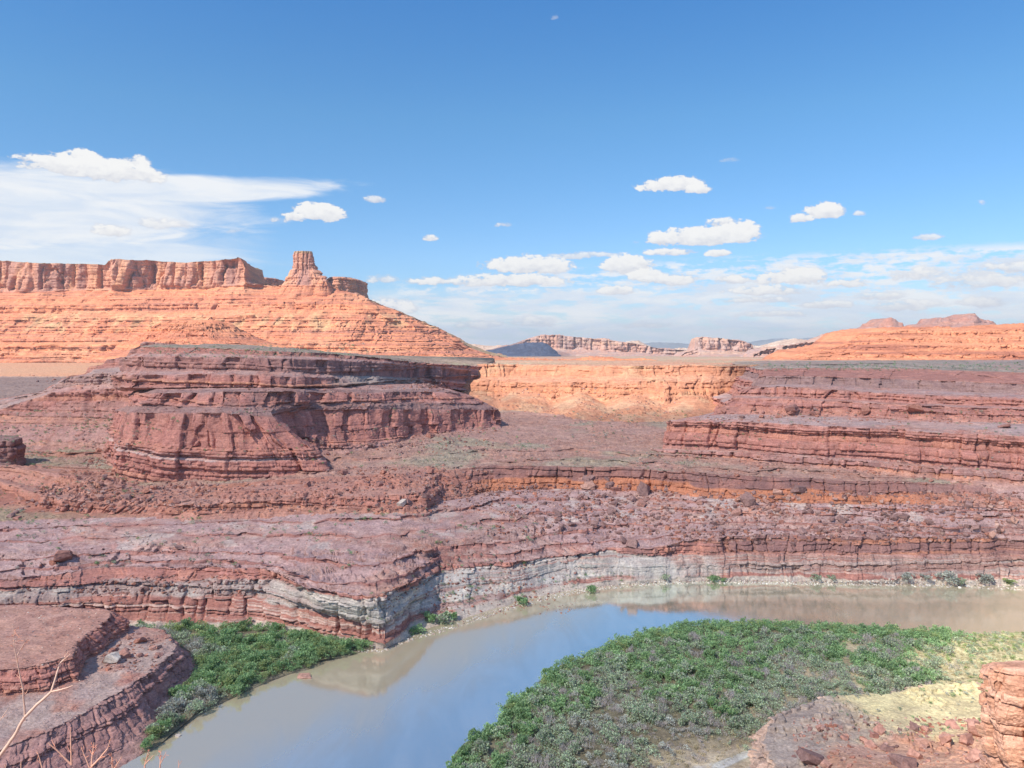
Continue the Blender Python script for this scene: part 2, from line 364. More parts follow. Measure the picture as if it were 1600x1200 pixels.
def loft(Gs, rows, wcs, wbs, blend=0.25):
    """Gs list of (nu,3); rows per gap; weights per gap -> P, wc, wb"""
    P, wc, wb, gi, tt = [], [], [], [], []
    for k, (a, b, n) in enumerate(zip(Gs[:-1], Gs[1:], rows)):
        ts = np.arange(n) / n
        for t in ts:
            P.append(a + (b - a) * t)
            def w_(ws):
                v = ws[k]
                if t < blend and k > 0: v = lerp(0.5 * (ws[k] + ws[k - 1]), v, t / blend)
                if t > 1 - blend and k < len(ws) - 1: v = lerp(v, 0.5 * (ws[k] + ws[k + 1]), (t - 1 + blend) / blend)
                return v
            wc.append(w_(wcs)); wb.append(w_(wbs)); gi.append(k); tt.append(t)
    P.append(Gs[-1]); wc.append(wcs[-1]); wb.append(wbs[-1]); gi.append(len(rows) - 1); tt.append(1.0)
    return np.stack(P, 1), np.array(wc, float), np.array(wb, float), np.array(gi), np.array(tt)
def ring(stations, dens, closed=True, cell=1.6, smooth=0.0, maxseg=600):
    """stations: list of levels, each (S,3); resamples along the stations at about `cell` photo pixels"""
    L = np.array(stations, float); nl, S, _ = L.shape
    if closed: L = np.concatenate([L, L[:, :1]], 1); S += 1
    seg = np.linalg.norm(np.diff(L, axis=1), axis=2)
    Y = np.maximum(0.5 * (L[:, 1:, 1] + L[:, :-1, 1]), 60)
    pxl = np.minimum((seg * F / Y).max(0) / cell * np.array(dens, float)[:S - 1], maxseg)
    cnt = np.maximum(2, pxl.astype(int)); u = []
    for k, c in enumerate(cnt): u += list(k + np.arange(c) / c)
    if not closed: u.append(S - 1)
    u = np.array(u)
    k0 = np.clip(np.floor(u).astype(int), 0, S - 2); t = u - k0
    if closed: idx = lambda k: np.mod(k, S - 1)
    else: idx = lambda k: np.clip(k, 0, S - 1)
    p0, p1, p2, p3 = (L[:, idx(k0 + o)] for o in (-1, 0, 1, 2))
    t = t[None, :, None]
    cub = 0.5 * ((2 * p1) + (-p0 + p2) * t + (2 * p0 - 5 * p1 + 4 * p2 - p3) * t ** 2 + (-p0 + 3 * p1 - 3 * p2 + p3) * t ** 3)
    out = p1 + (p2 - p1) * t
    return [out[i] * (1 - smooth) + cub[i] * smooth for i in range(nl)]
SURF = {}          # surfaces kept for dropping rocks and plants on them
def landform(name, levels, dens, wcs, wbs, mat=None, cell=1.7, closed=True, colour=None, rows=None, smooth=.35, cap=True, maxseg=600, rowmax=400, **kw):
    Gs = ring(levels, dens, closed, cell, smooth, maxseg)
    rows = rows or seg_rows(Gs, cell, top=rowmax)
    P, wc, wb, gi, tt = loft(Gs, rows, wcs, wbs)
    P2, I = displace(P, wc[None], wb[None], closed=closed, gi=gi, **kw)
    I['gi'] = gi; I['tt'] = tt
    col = colour(I) if colour else rock_colour(I)
    o = add_grid(name, P2, col, mat or M_NEAR, closed=closed, cap=cap and closed)
    SURF[name] = P2
    return o

# ================================================================== the north bank: river wall, benches, basin, far plain
cols = np.concatenate([np.arange(-700, -20, 8.0), np.arange(-20, 1620, 1.35), np.arange(1620, 2400, 8.0)])
vis = (cols > -20) & (cols < 1620)
SHORE = [(-700, 1010), (0, 1005), (200, 995), (430, 990), (500, 1002), (560, 1020), (600, 1018), (640, 1001), (700, 985), (750, 968), (800, 951), (850, 938), (900, 927), (950, 920), (1000, 915), (1100, 911), (1200, 912), (1300, 914), (1400, 915), (1500, 918), (1600, 922), (2400, 960)]
G = [
 guide(cols, [(p, y + 5, -3) for p, y in SHORE]),
 guide(cols, [(-700, 990, 3), (0, 985, 3), (200, 975, 3), (300, 973, 3), (400, 973, 3), (450, 983, 3), (500, 992, 3), (560, 1000, 3), (590, 1003, 3), (610, 1003, 3), (640, 990, 3), (655, 975, 3), (700, 958, 3), (750, 944, 3), (800, 928, 3), (850, 916, 3), (900, 909, 3), (1000, 903, 3), (1100, 901, 3), (1300, 903, 3), (1400, 902, 3), (1600, 905, 3), (2400, 940, 3)]),
 guide(cols, [(-700, 962, 12), (0, 957, 12), (100, 950, 12), (200, 940, 12), (300, 936, 12), (400, 937, 12), (450, 947, 12), (500, 958, 12), (560, 970, 12), (590, 973, 12), (610, 968, 12), (650, 948, 11), (700, 924, 10), (750, 915, 9), (800, 907, 9), (850, 896, 9), (900, 889, 9), (1000, 886, 9), (1100, 885, 9), (1300, 884, 9), (1400, 883, 9), (1600, 885, 9), (2400, 915, 9)]),
 guide(cols, [(-700, 930, 20), (0, 926, 20), (100, 916, 20), (200, 906, 20), (300, 906, 20), (400, 908, 20), (450, 917, 20), (500, 940, 20), (560, 947, 20), (590, 946, 20), (612, 938, 20), (660, 918, 18), (700, 896, 16), (750, 893, 15), (800, 890, 14), (900, 877, 13), (1000, 868, 15), (1100, 867, 15), (1400, 866, 15), (1600, 867, 15), (2400, 890, 15)]),
 guide(cols, [(-700, 915, 25), (0, 905, 25), (60, 900, 25), (100, 896, 25), (150, 886, 25), (200, 883, 25), (300, 884, 25), (400, 888, 25), (440, 895, 25), (470, 914, 25), (530, 925, 25), (590, 928, 25), (612, 920, 25), (640, 910, 24), (662, 902, 22), (672, 892, 21), (690, 882, 20), (740, 877, 19), (800, 878, 18), (870, 868, 17), (900, 866, 17), (950, 856, 18), (1000, 853, 20), (1050, 849, 22), (1100, 840, 24), (1200, 836, 24), (1400, 838, 24), (1600, 842, 24), (2400, 865, 24)]),
 guide(cols, [(-700, 870, 31), (0, 860, 31), (300, 850, 31), (600, 858, 31), (700, 843, 30), (800, 830, 28), (850, 818, 28), (950, 808, 28), (1000, 805, 29), (1100, 808, 31), (1200, 808, 31), (1400, 812, 32), (1600, 818, 33), (2400, 840, 33)]),
 guide(cols, [(-700, 830, 36), (0, 815, 36), (300, 803, 37), (500, 795, 38), (620, 790, 39), (700, 780, 37), (760, 768, 36), (850, 763, 36), (950, 765, 37), (1050, 770, 37), (1100, 778, 38), (1200, 785, 38), (1300, 786, 39), (1400, 788, 40), (1600, 795, 41), (2400, 815, 41)]),
 guide(cols, [(-700, 770, 42), (0, 760, 42), (200, 768, 42), (500, 745, 48), (620, 738, 50), (700, 733, 51), (760, 726, 52), (850, 727, 52), (950, 730, 52), (1000, 733, 52), (1050, 736, 52), (1100, 738, 52), (1200, 745, 52), (1300, 749, 52), (1400, 752, 52), (1600, 758, 52), (2400, 785, 52)]),
 guide(cols, [(-700, 700, 44), (0, 695, 44), (150, 690, 46), (400, 690, 58), (600, 690, 59), (700, 685, 60), (800, 680, 58), (900, 680, 57), (1000, 690, 57), (1200, 700, 56), (1600, 720, 56), (2400, 740, 56)]),
 guide(cols, [(-700, 645, 43), (0, 640, 43), (200, 640, 43), (450, 640, 62), (600, 638, 66), (700, 643, 66), (800, 640, 66), (860, 645, 64), (900, 655, 63), (1000, 660, 62), (1100, 655, 62), (1200, 650, 62), (1600, 650, 62), (2400, 650, 62)]),
 guide(cols, [(-700, 600, 1873), (200, 600, 1873), (420, 600, 1873), (560, 612, 1007), (700, 618, 960), (740, 611, 965), (780, 624, 955), (800, 614, 960), (818, 612, 962), (836, 617, 955), (865, 627, 945), (888, 618, 946), (906, 611, 950), (922, 615, 945), (950, 631, 925), (975, 620, 926), (995, 617, 925), (1012, 622, 920), (1040, 633, 905), (1068, 620, 918), (1088, 618, 925), (1120, 628, 925), (1150, 616, 945), (1200, 620, 955), (2400, 612, 977)], 'Y'),
 guide(cols, [(-700, 596, 2000), (420, 596, 2000), (560, 590, 1012), (700, 597, 985), (760, 594, 985), (830, 599, 972), (900, 596, 962), (960, 600, 940), (1020, 594, 935), (1090, 599, 940), (1150, 594, 952), (1200, 597, 960), (2400, 597, 980)], 'Y'),
 guide(cols, [(-700, 592, 2150), (420, 592, 2150), (560, 584, 1022), (700, 588, 1003), (760, 589, 1005), (830, 588, 1000), (900, 590, 982), (960, 587, 956), (1020, 588, 952), (1090, 586, 955), (1150, 587, 962), (1200, 588, 968), (2400, 588, 1000)], 'Y'),
 guide(cols, [(-700, 588, 42), (200, 588, 42), (420, 588, 42), (560, 562, 125), (600, 563, 124), (700, 567, 121), (800, 570, 118), (900, 571, 118), (1000, 571, 119), (1200, 571, 119), (1600, 571, 119), (2400, 571, 119)]),
 guide(cols, [(-700, 575, 3000), (420, 575, 3000), (560, 565, 1600), (1300, 565, 1600), (2400, 565, 1600)], 'Y'),
 guide(cols, [(-700, 567, 3500), (420, 567, 3500), (600, 561, 3400), (2400, 561, 3400)], 'Y'),
 guide(cols, [(-700, 556, 9000), (2400, 556, 9000)], 'Y'),
 guide(cols, [(-700, 543, 34000), (2400, 543, 34000)], 'Y'),
]
#        bank  foot wall  mid   cap   bench rubble band  basin basin talus wall  top  plain..
wcs = [0.15, 0.95, 0.75, 0.95, 0.05, 0.12, 0.95, 0.0, 0.0, 0.05, 1.0, 0.35, 1.0, 0.0, 0.0, 0.0, 0.0]
wbs = [0.0, 0.0, 0.0, 0.0, 1.0, 0.35, 0.0, 0.7, 0.25, 0.1, 0.0, 0.3, 0.0, 0.3, 0.1, 0.0, 0.0]
GM = list(range(len(G) - 1)); G2, W2, B2, M2 = [G[0]], [], [], []
for k in range(len(G) - 1):
    a, b = G[k], G[k + 1]
    for j_, (t0, hgt) in enumerate({4: [(.24, 1.1), (.66, 1.7)], 5: [(.25, 1.3), (.66, 1.6)], 7: [(.12, 1.4), (.45, 1.6)]}.get(k, [])):
        tw = np.clip(t0 + .09 * fbm(cols / 95, k * 3.1 + j_, 0, 4, 500 + j_) + .05 * fbm(cols / 30, k * 3.1 + j_, 0, 3, 520 + j_), .02, .96)[:, None]
        hh = hgt * sst(fbm(cols / 120, k * 7.7 + j_, 0, 3, 540), -.35, .25)[:, None]
        lo = a + (b - a) * tw; hi = lo + np.array([0, 1.3, 0]); lo = lo - np.array([0, 0, .5]) * hh; hi = hi + np.array([0, 0, .5]) * hh
        G2 += [lo, hi]; W2 += [wcs[k], .9]; B2 += [wbs[k], 0]; M2 += [k, k]
    G2.append(b); W2.append(wcs[k]); B2.append(wbs[k]); M2.append(k)
rows = seg_rows(G2, 1.35, vis); rows[-1] = 12; rows[0] = 8
rows = [max(r, 5) if w == .9 else r for r, w in zip(rows, W2)]
P, wc, wb, gi, tt = loft(G2, rows, W2, B2)
STEP = np.array([W2[g] == .9 for g in gi]); gi = np.array([M2[g] for g in gi])
px_ = cols[:, None]
WC = np.broadcast_to(wc[None], P.shape[:2]).copy()
# gentler, broken ground where the river wall gives way to grey slopes
ri = (gi >= 1) & (gi <= 2)
soft = sst(px_, 640, 700) * (1 - 0.45 * sst(px_, 1080, 1180))
WC[:, ri] = WC[:, ri] * (1 - 0.75 * soft)
ridx = gi == 6
WC[:, ridx] *= 1 - 0.55 * sst(px_, 1380, 1500) - 0.35 * (sst(px_, 480, 540) - sst(px_, 700, 760))
fl = gi >= 13
WC[:, fl] = 0
Wflat = np.where(px_ < 430, 0.0, 1.0)
WC[:, (gi >= 9) & (gi <= 12)] *= Wflat
P2, I = displace(P, WC, wb[None], seed=2, gi=gi, warp=0.75, joint=11, slab=2.6, lumps=np.where((gi[None] == 4) | (gi[None] == 5), .08 + .85 * sst(px_, 820, 900), 1.0))
# keep the water's edge and the far plain close to the traced base
near_edge = (gi[None] == 0) * (1 - tt[None])
P2 = lerp(P2, P, np.clip(near_edge, 0, 1)[..., None])
c = rock_colour(I)
GI, TT = gi[None], tt[None]
PX = np.broadcast_to(px_, P.shape[:2])
z, zs, x, y = I['z'], I['zs'], I['x'], I['y']
jit = fbm(x / 26, y / 26, z / 5, 4, 400)
hw = z + jit * 2.2
# river wall: red banded foot, pale grey-green beds, red cap
wallm = ((GI >= 1) & (GI <= 3)) * 1.0
top = np.interp(cols, [0, 612, 662, 700, 800, 900, 1000, 1100, 1600], [25, 25, 22, 20, 18, 17, 20, 17, 17])[:, None]
bot = np.interp(cols, [0, 200, 450, 560, 600, 640, 720, 800, 900, 1000, 1600], [16, 15, 12, 9.5, 9, 7, 3, 4, 5, 5, 4.5])[:, None]
capt = np.interp(cols, [0, 400, 470, 600, 660, 800, 900, 1000, 1100, 1600], [4.6, 4.8, 2.6, 1.9, 2, 2.6, 1.6, 2.5, 3, 3])[:, None]
band1 = fbm(x / 70, y / 70, zs * 0.75, 3, 411)
band2 = fbm(x / 60, y / 60, zs * 1.6, 3, 412)
pale = lerp(lin((.47, .43, .38)), lin((.68, .63, .56)), sst(band1, -.5, .6)[..., None])
pale = lerp(pale, lin((.40, .41, .37)), (sst(jit, .1, .7) * .6)[..., None])
foot = lerp(lin((.42, .19, .15)), lin((.66, .52, .44)), (sst(band2, .05, .5) * .8)[..., None])
foot = lerp(foot, lin((.30, .15, .13)), (sst(-band2, .2, .6) * .6)[..., None])
ispale = sst(hw, bot - .6, bot + .6) * (1 - sst(hw, top - capt - .4, top - capt + .4))
rr_ = sst(px_, 960, 1120)
pale = lerp(pale, lin((.43, .31, .27)) * (1 + .12 * jit[..., None]), (rr_ * (.55 + .4 * sst(band2, -.4, .3)))[..., None])
pale = lerp(pale, lin((.36, .20, .165)), (rr_ * .85 * sst(fbm(x / 90, y / 90, zs * .9, 4, 415), .0, .25))[..., None])
pale = lerp(pale, lin((.46, .36, .32)), (soft * (1 - rr_) * .55 * sst(fbm(x / 9, y / 9, z / 4, 4, 413), -.1, .5))[..., None])
pale = lerp(pale, foot, (sst(fbm(x / 120, y / 120, zs * 1.1, 3, 414), .25, .5) * .6)[..., None])
pale = lerp(pale, lin((.44, .33, .295)), ((1 - sst(px_, 420, 560)) * (.35 + .65 * sst(fbm(x / 22, y / 22, z / 5, 4, 416), -.2, .35)))[..., None])
pale = pale * .93
wallc = lerp(foot, pale, ispale[..., None])
capm = sst(hw, top - capt - .4, top - capt + .4)
wallc = lerp(wallc, c, capm[..., None])
c = lerp(c, wallc, (wallm * (.92 - .25 * (GI == 3) * (1 - ispale)))[..., None])
# grey scree spilling over the slope right of the prow
gs = sst(fbm(x / 18, y / 18, 0, 4, 420), -.25, .3) * (soft * (1 - sst(px_, 1080, 1200))) * ((GI >= 1) & (GI <= 2))
c = lerp(c, lin((.50, .46, .42)) * (1 + .2 * jit[..., None]), (gs * .8)[..., None])
# pale stony strip along the water
st_ = ((GI == 0) * sst(TT, .25, .6) * .85)
c = lerp(c, lin((.56, .50, .42)), np.broadcast_to(st_, PX.shape)[..., None])
# middle band: dark massive bed over a soft orange one
bm = (GI == 6) * sst(PX, 700, 760)
c = lerp(c, lerp(RED, DARK, .45) * (1 + .2 * (I['rid'] - .5))[..., None], np.broadcast_to(STEP[None, :, None] * .75, PX.shape + (1,)))
edge_ = .46 + .10 * fbm(x / 30, y / 30, 0, 3, 430)
darkb = lerp(lin((.225, .125, .115)), lin((.31, .155, .13)), sst(fbm(x / 9, y / 9, z / 20, 3, 431), -.5, .5)[..., None])
oran = lin((.50, .205, .115)) * (1 + .15 * fbm(x / 12, y / 12, zs * .8, 3, 432))[..., None]
c = lerp(c, lerp(oran, darkb, sst(TT, edge_ - .03, edge_ + .03)[..., None]), (bm * .9 * (1 - .6 * sst(PX, 1400, 1550)))[..., None])
bl = (GI == 6) * (1 - sst(PX, 700, 760)); c = lerp(c, lin((.42, .18, .12)) * (1 + .2 * jit[..., None]), (bl * .6)[..., None])
# second dark pair of beds just above the river on the right
d2 = ((GI == 3) | ((GI == 4) * (TT < .2))) * sst(PX, 1060, 1160)
dd = sst(fbm(x / 200, y / 200, zs * .33 + 1.3, 2, 440), -.25, .1)
c = lerp(c, lerp(lin((.46, .21, .13)), lin((.25, .145, .135)), dd[..., None]), (d2 * .8)[..., None])
# benches: purple slabs and pinkish dust, pale pockets among the rubble
be = ((GI == 4) | (GI == 5)) & ~STEP[None]
c = lerp(c, lin((.445, .305, .295)) * (1 + .07 * jit)[..., None], (be * .75 * (1 - .7 * I['slabe']) * sst(fbm(x / 50, y / 22, 0, 4, 450), -.35, .25))[..., None])
c = lerp(c, lin((.24, .135, .12)), (be * .85 * I['slabe'])[..., None])
rub = (GI == 5) * sst(fbm(x / 14, y / 14, 0, 4, 451), .25, .6) * .6
c = lerp(c, lin((.55, .47, .42)), rub[..., None])
# basin floor: dusty pink with olive-grey patches
ba = ((GI >= 7) & (GI <= 8))
c = lerp(c, lin((.40, .235, .185)) * (1 + .12 * fbm(x / 20, y / 20, 0, 4, 460))[..., None], (ba * .7)[..., None])
c = lerp(c, lin((.33, .32, .235)), (ba * .62 * sst(fbm(x / 60, y / 40, 0, 4, 461), .05, .6))[..., None])
c = lerp(c, lin((.33, .29, .20)), ((ba | (GI == 6)) * .75 * (1 - sst(PX, 120, 300)) * sst(fbm(x / 60, y / 40, 0, 4, 462), -.5, .2))[..., None])
# talus fans and the sunlit wall
ta = (GI == 9) * Wflat
c = lerp(c, lerp(lin((.54, .32, .19)), lin((.53, .245, .135)), sst(fbm(x / 16, y / 16, z / 9, 4, 472), -.35, .25)[..., None]) * (1 + .12 * jit[..., None]), (ta * .8)[..., None])
wa = ((GI >= 10) & (GI <= 12)) * Wflat
c = lerp(c, c * .35 + lin((.54, .25, .125)) * .7, (wa * .9)[..., None])
c = lerp(c, lin((.56, .36, .22)), (wa * .6 * sst(fbm(x / 30, y / 30, z / 6, 4, 471), .2, .7))[..., None])
fp = ((GI >= 9) & (GI <= 12)) * (1 - Wflat)
c = lerp(c, lin((.36, .25, .20)) * (1 + .12 * fbm(x / 90, y / 90, 0, 4, 470))[..., None], np.clip(fp, 0, 1)[..., None] * .8)
pl = (GI >= 13) * 1.0
pc = lerp(lin((.48, .26, .17)), lin((.36, .33, .22)), sst(fbm(x / 300, y / 300, 0, 4, 480), -.2, .5)[..., None])
pc = lerp(pc, lin((.60, .44, .30)), (sst(fbm(x / 700, y / 260, 0, 3, 481), .2, .6) * .5)[..., None])
pc = lerp(pc, lin((.55, .29, .165)), (1 - sst(PX, 350, 620))[..., None] * .85)
c = lerp(c, pc, (pl * .85)[..., None])
add_grid('terrain', P2, c, M_NEAR)
SURF['terrain'] = P2; TER = (P2, gi, tt, cols)
del P, I, c

# ================================================================== left butte (lower tiers)
def lv(*pts): return [wpt(*p) if len(p) == 3 and p[0] != 'w' else np.array(p[1:], float) for p in pts]
# stations, left to right along the front: back-left, left rear, left front, front, corner, inner corner, wing, wing, tip, behind tip, back
butte = [
 lv(('w', -420, 900, 38), (150, 735, 690), (192, 790, 566), (350, 795, 551), (545, 778, 566), (505, 735, 608), (605, 716, 648), (705, 700, 702), (800, 684, 750), ('w', -8, 850, 50), ('w', -160, 950, 50)),
 lv(('w', -415, 895, 50), (163, 704, 690), (204, 750, 573), (350, 757, 560), (515, 745, 575), (484, 705, 620), (600, 688, 668), (700, 675, 725), (782, 665, 770), ('w', -18, 842, 64), ('w', -160, 940, 60)),
 lv(('w', -400, 885, 70), (172, 672, 690), (206, 704, 577), (352, 705, 564), (484, 700, 582), (476, 680, 630), (600, 668, 674), (700, 662, 731), (783, 657, 776), ('w', -22, 838, 70), ('w', -165, 932, 72)),
 lv(('w', -390, 875, 90), (180, 641, 688), (214, 645, 590), (354, 646, 574), (430, 651, 588), (470, 641, 640), (600, 640, 682), (700, 640, 738), (777, 641, 782), ('w', -27, 832, 80), ('w', -170, 924, 82)),
 lv(('w', -380, 870, 92), (196, 633, 694), (228, 634, 602), (356, 635, 592), (434, 636, 604), (500, 629, 652), (600, 629, 694), (700, 629, 748), (757, 632, 790), ('w', -40, 828, 84), ('w', -180, 918, 85)),
 lv(('w', -370, 862, 104), (200, 613, 696), (240, 614, 610), (360, 612, 604), (440, 612, 616), (506, 614, 662), (600, 613, 704), (690, 612, 760), (733, 616, 796), ('w', -58, 824, 94), ('w', -190, 912, 96)),
 lv(('w', -365, 858, 106), (212, 608, 704), (250, 608, 622), (364, 607, 618), (440, 607, 630), (510, 608, 676), (604, 608, 720), (680, 606, 770), (716, 612, 802), ('w', -72, 820, 96), ('w', -200, 905, 98)),
 lv(('w', -350, 850, 107), (230, 604, 716), (262, 604, 650), (368, 603, 650), (440, 603, 655), (516, 603, 700), (610, 602, 745), (668, 600, 785), (690, 606, 808), ('w', -86, 818, 98), ('w', -210, 900, 100)),
]
def butte_col(I):
    c = rock_colour(I, varnish=.8)
    zs = I['zs']; gi = I['gi'][None]; x, y, z = I['x'], I['y'], I['z']
    lowr = (gi == 1) | (gi == 2)
    c = lerp(c, lin((.47, .215, .175)) * (1 + .16 * (I['rid'] - .5))[..., None], (lowr * .45)[..., None])
    wl = np.exp(-((zs - (64 + fbm(x / 80, y / 80, 0, 2, 3) * 1.0)) / 0.7) ** 2) + .6 * np.exp(-((zs - 66.6) / 0.5) ** 2)
    c = lerp(c, lin((.60, .50, .46)), (wl * lowr * .75)[..., None])
    c = lerp(c, lin((.25, .155, .145)), (((gi == 3) | (gi == 5)) * .6)[..., None])
    # light faces where slabs have fallen away
    fr = sst(fbm(x / 20, y / 20, z / 18, 3, 78), .15, .5) * lowr
    c = lerp(c, lin((.53, .25, .195)), (fr * .6)[..., None])
    return c
landform('butte', butte, [.15, .7, 1, 1, 1, 1, 1, 1, .5, .15, .15], [.3, 1, 1, .25, .95, .1, .2], [0, 0, 0, .2, 0, .8, .8], colour=butte_col, cell=1.3, lay=BUTTE, seed=20, warp=.8, joint=17, blocky=1.0, ledge=1.5, relief=2.2, smooth=.15)

# upper tiers, running right into the sunlit wall
upper = [
 lv(('w', -420, 1000, 95), (192, 611, 700), (246, 610, 640), (364, 609, 640), (440, 609, 650), (510, 609, 690), (590, 603, 745), (640, 603, 850), (753, 611, 1007), ('w', -30, 1110, 95), ('w', -200, 1150, 95)),
 lv(('w', -420, 1000, 104), (184, 605, 690), (200, 606, 628), (364, 605, 628), (440, 605, 640), (512, 604, 684), (590, 598, 742), (640, 599, 850), (753, 608, 1012), ('w', -30, 1110, 100), ('w', -200, 1150, 100)),
 lv(('w', -415, 995, 114), (187, 586, 696), (203, 586, 634), (364, 585, 634), (440, 588, 646), (514, 592, 694), (592, 592, 750), (645, 594, 858), (753, 602, 1018), ('w', -30, 1110, 104), ('w', -200, 1140, 104)),
 lv(('w', -400, 985, 117), (200, 579, 712), (216, 579, 660), (364, 578, 655), (440, 580, 664), (520, 586, 706), (594, 588, 762), (648, 590, 866), (753, 597, 1022), ('w', -30, 1110, 108), ('w', -200, 1130, 108)),
 lv(('w', -395, 980, 128), (200, 558, 716), (218, 558, 664), (364, 558, 660), (440, 561, 669), (520, 563, 712), (598, 568, 768), (652, 573, 872), (756, 580, 1026), ('w', -30, 1110, 118), ('w', -200, 1120, 118)),
 lv(('w', -385, 970, 132), (214, 552, 726), (228, 552, 676), (366, 553, 672), (442, 556, 680), (522, 559, 722), (600, 564, 778), (656, 570, 880), (758, 577, 1030), ('w', -30, 1110, 120), ('w', -200, 1110, 120)),
 lv(('w', -375, 960, 142), (222, 542, 734), (236, 542, 684), (380, 545, 680), (444, 549, 688), (524, 553, 730), (602, 560, 788), (660, 567, 890), (760, 572, 1034), ('w', -30, 1110, 122), ('w', -200, 1105, 124)),
 lv(('w', -340, 940, 147), (240, 538, 750), (262, 538, 722), (390, 540.5, 720), (450, 545, 725), (530, 550, 765), (604, 557, 820), (662, 564, 910), (760, 569, 1042), ('w', -30, 1110, 126), ('w', -200, 1095, 130)),
]
def upper_col(I):
    c = rock_colour(I, varnish=.7); gi = I['gi'][None]; x, y, z = I['x'], I['y'], I['z']
    px = x / y * F + 800
    c = lerp(c, lin((.30, .19, .175)) * (1 + .12 * (I['rid'] - .5))[..., None], ((gi == 3) * (.45 + .4 * sst(px, 380, 560)))[..., None])
    c = lerp(c, lin((.42, .18, .135)), (((gi == 5)) * .5)[..., None])
    c = lerp(c, lerp(lin((.36, .285, .225)), lin((.30, .29, .20)), sst(fbm(x / 18, y / 30, 0, 4, 88), -.1, .5)[..., None]), ((gi == 6) * .85)[..., None])
    g = ((gi == 1) | (gi == 2) | (gi == 0)) * sst(px, 500, 560) * (1 - sst(px, 640, 680))
    return lerp(c, lin((.40, .37, .33)), (g * .7)[..., None])
landform('butte_cap', upper, [.15, .7, 1, 1, 1, 1, 1, 1, .5, .15, .15], [.3, .95, .2, 1, .2, .8, .05], [0, 0, .4, 0, .3, 0, .9], colour=upper_col, cell=1.3, lay=BUTTE, seed=23, warp=.65, joint=20, blocky=.9, ledge=1.5, relief=1.8, smooth=.2)

# rubble-strewn plinth in front of the left butte
plinth = [
 lv(('w', -560, 700, 36), (36, 832, 476), (150, 832, 470), (330, 830, 468), (500, 824, 476), (664, 815, 486), ('w', -40, 640, 44), ('w', -200, 680, 44)),
 lv(('w', -555, 700, 40), (62, 798, 497), (180, 803, 486), (330, 801, 482), (500, 793, 490), (660, 786, 500), ('w', -45, 635, 50), ('w', -200, 675, 50)),
 lv(('w', -550, 698, 43), (60, 772, 505), (200, 789, 490), (330, 787, 485), (500, 778, 494), (655, 768, 508), ('w', -50, 630, 51), ('w', -200, 672, 51)),
 lv(('w', -545, 696, 42), (64, 764, 538), (205, 781, 500), (330, 780, 498), (500, 770, 506), (645, 760, 520), ('w', -55, 628, 51), ('w', -200, 670, 51)),
 lv(('w', -540, 694, 44), (66, 738, 550), (190, 765, 520), (335, 766, 523), (510, 756, 530), (620, 744, 540), ('w', -60, 625, 51), ('w', -200, 668, 51)),
 lv(('w', -500, 690, 40), (130, 738, 602), (215, 754, 576), (350, 760, 560), (520, 752, 565), (600, 746, 560), ('w', -70, 620, 42), ('w', -200, 664, 42)),
]
def plinth_col(I):
    c = rock_colour(I, varnish=.4); gi = I['gi'][None]
    return lerp(c, lin((.43, .19, .13)) * (1 + .2 * (I['bid'] - .5))[..., None], .45 * np.ones(c.shape[:2])[..., None])
landform('butte_plinth', plinth, [.15, 1, 1, 1, 1, .5, .1, .15], [.4, .95, .2, .55, .1], [0, 0, .2, 0, .2], colour=plinth_col, cell=1.5, seed=27, warp=.5, joint=8, lumps=2.0)

# far-left spur behind the butte
sc_ = np.concatenate([np.arange(-500, -20, 8.0), np.arange(-20, 300, 1.3)])
S_ = [
 guide(sc_, [(-500, 720, 690), (0, 708, 715), (200, 712, 715), (300, 712, 720)], 'Y'),
 guide(sc_, [(-500, 690, 760), (0, 668, 770), (100, 664, 765), (200, 660, 750), (300, 660, 750)], 'Y'),
 guide(sc_, [(-500, 680, 780), (0, 652, 800), (60, 640, 790), (100, 630, 785), (200, 626, 775), (300, 626, 775)], 'Y'),
 guide(sc_, [(-500, 670, 786), (0, 640, 806), (60, 620, 796), (82, 613, 792), (200, 606, 782), (300, 606, 782)], 'Y'),
 guide(sc_, [(-500, 666, 800), (0, 634, 820), (62, 617, 812), (84, 608, 806), (130, 600, 800), (200, 597, 795), (300, 590, 795)], 'Y'),
 guide(sc_, [(-500, 660, 806), (0, 628, 826), (66, 613, 818), (82, 603, 812), (104, 590, 806), (132, 586, 805), (200, 580, 800), (300, 570, 800)], 'Y'),
 guide(sc_, [(-500, 658, 825), (0, 625, 850), (68, 612, 845), (84, 602, 840), (106, 589, 836), (134, 585, 835), (145, 577, 835), (200, 572, 830), (300, 565, 830)], 'Y'),
 guide(sc_, [(-500, 656, 830), (0, 624, 856), (68, 611, 850), (84, 601, 846), (106, 588, 842), (133, 584, 842), (138, 572, 842), (160, 570, 842), (166, 562, 842), (198, 557, 842), (204, 546, 842), (216, 541, 842), (222, 534, 842), (300, 540, 842)], 'Y'),
]
top_ = S_[-1]
S_.append(top_ + np.array([0, 60, -2])); S_.append(top_ + np.array([0, 180, -60])); 
S_[-1][:, 2] = np.minimum(S_[-1][:, 2], 40)
P, wc, wb, gi, tt = loft(S_, seg_rows(S_, 1.5, sc_ > -20), [.45, .8, .95, .35, .95, .35, .95, .05, .3], [.2, .2, 0, .4, 0, .4, 0, .8, 0])
P2, I = displace(P, wc[None], wb[None], seed=29, warp=.35, joint=10, gi=gi)
c = rock_colour(I, varnish=.6); g_ = (gi[None] == 4) | (gi[None] == 5)
pxx = np.broadcast_to(sc_[:, None], c.shape[:2])
c = lerp(c, lin((.36, .33, .31)), (g_ * .4 + (gi[None] == 3) * .4 * (1 - sst(pxx, 50, 90)))[..., None])
c = lerp(c, lin((.38, .21, .175)), ((gi[None] <= 1) * .3)[..., None])
add_grid('rock_spur', P2, c, M_NEAR)

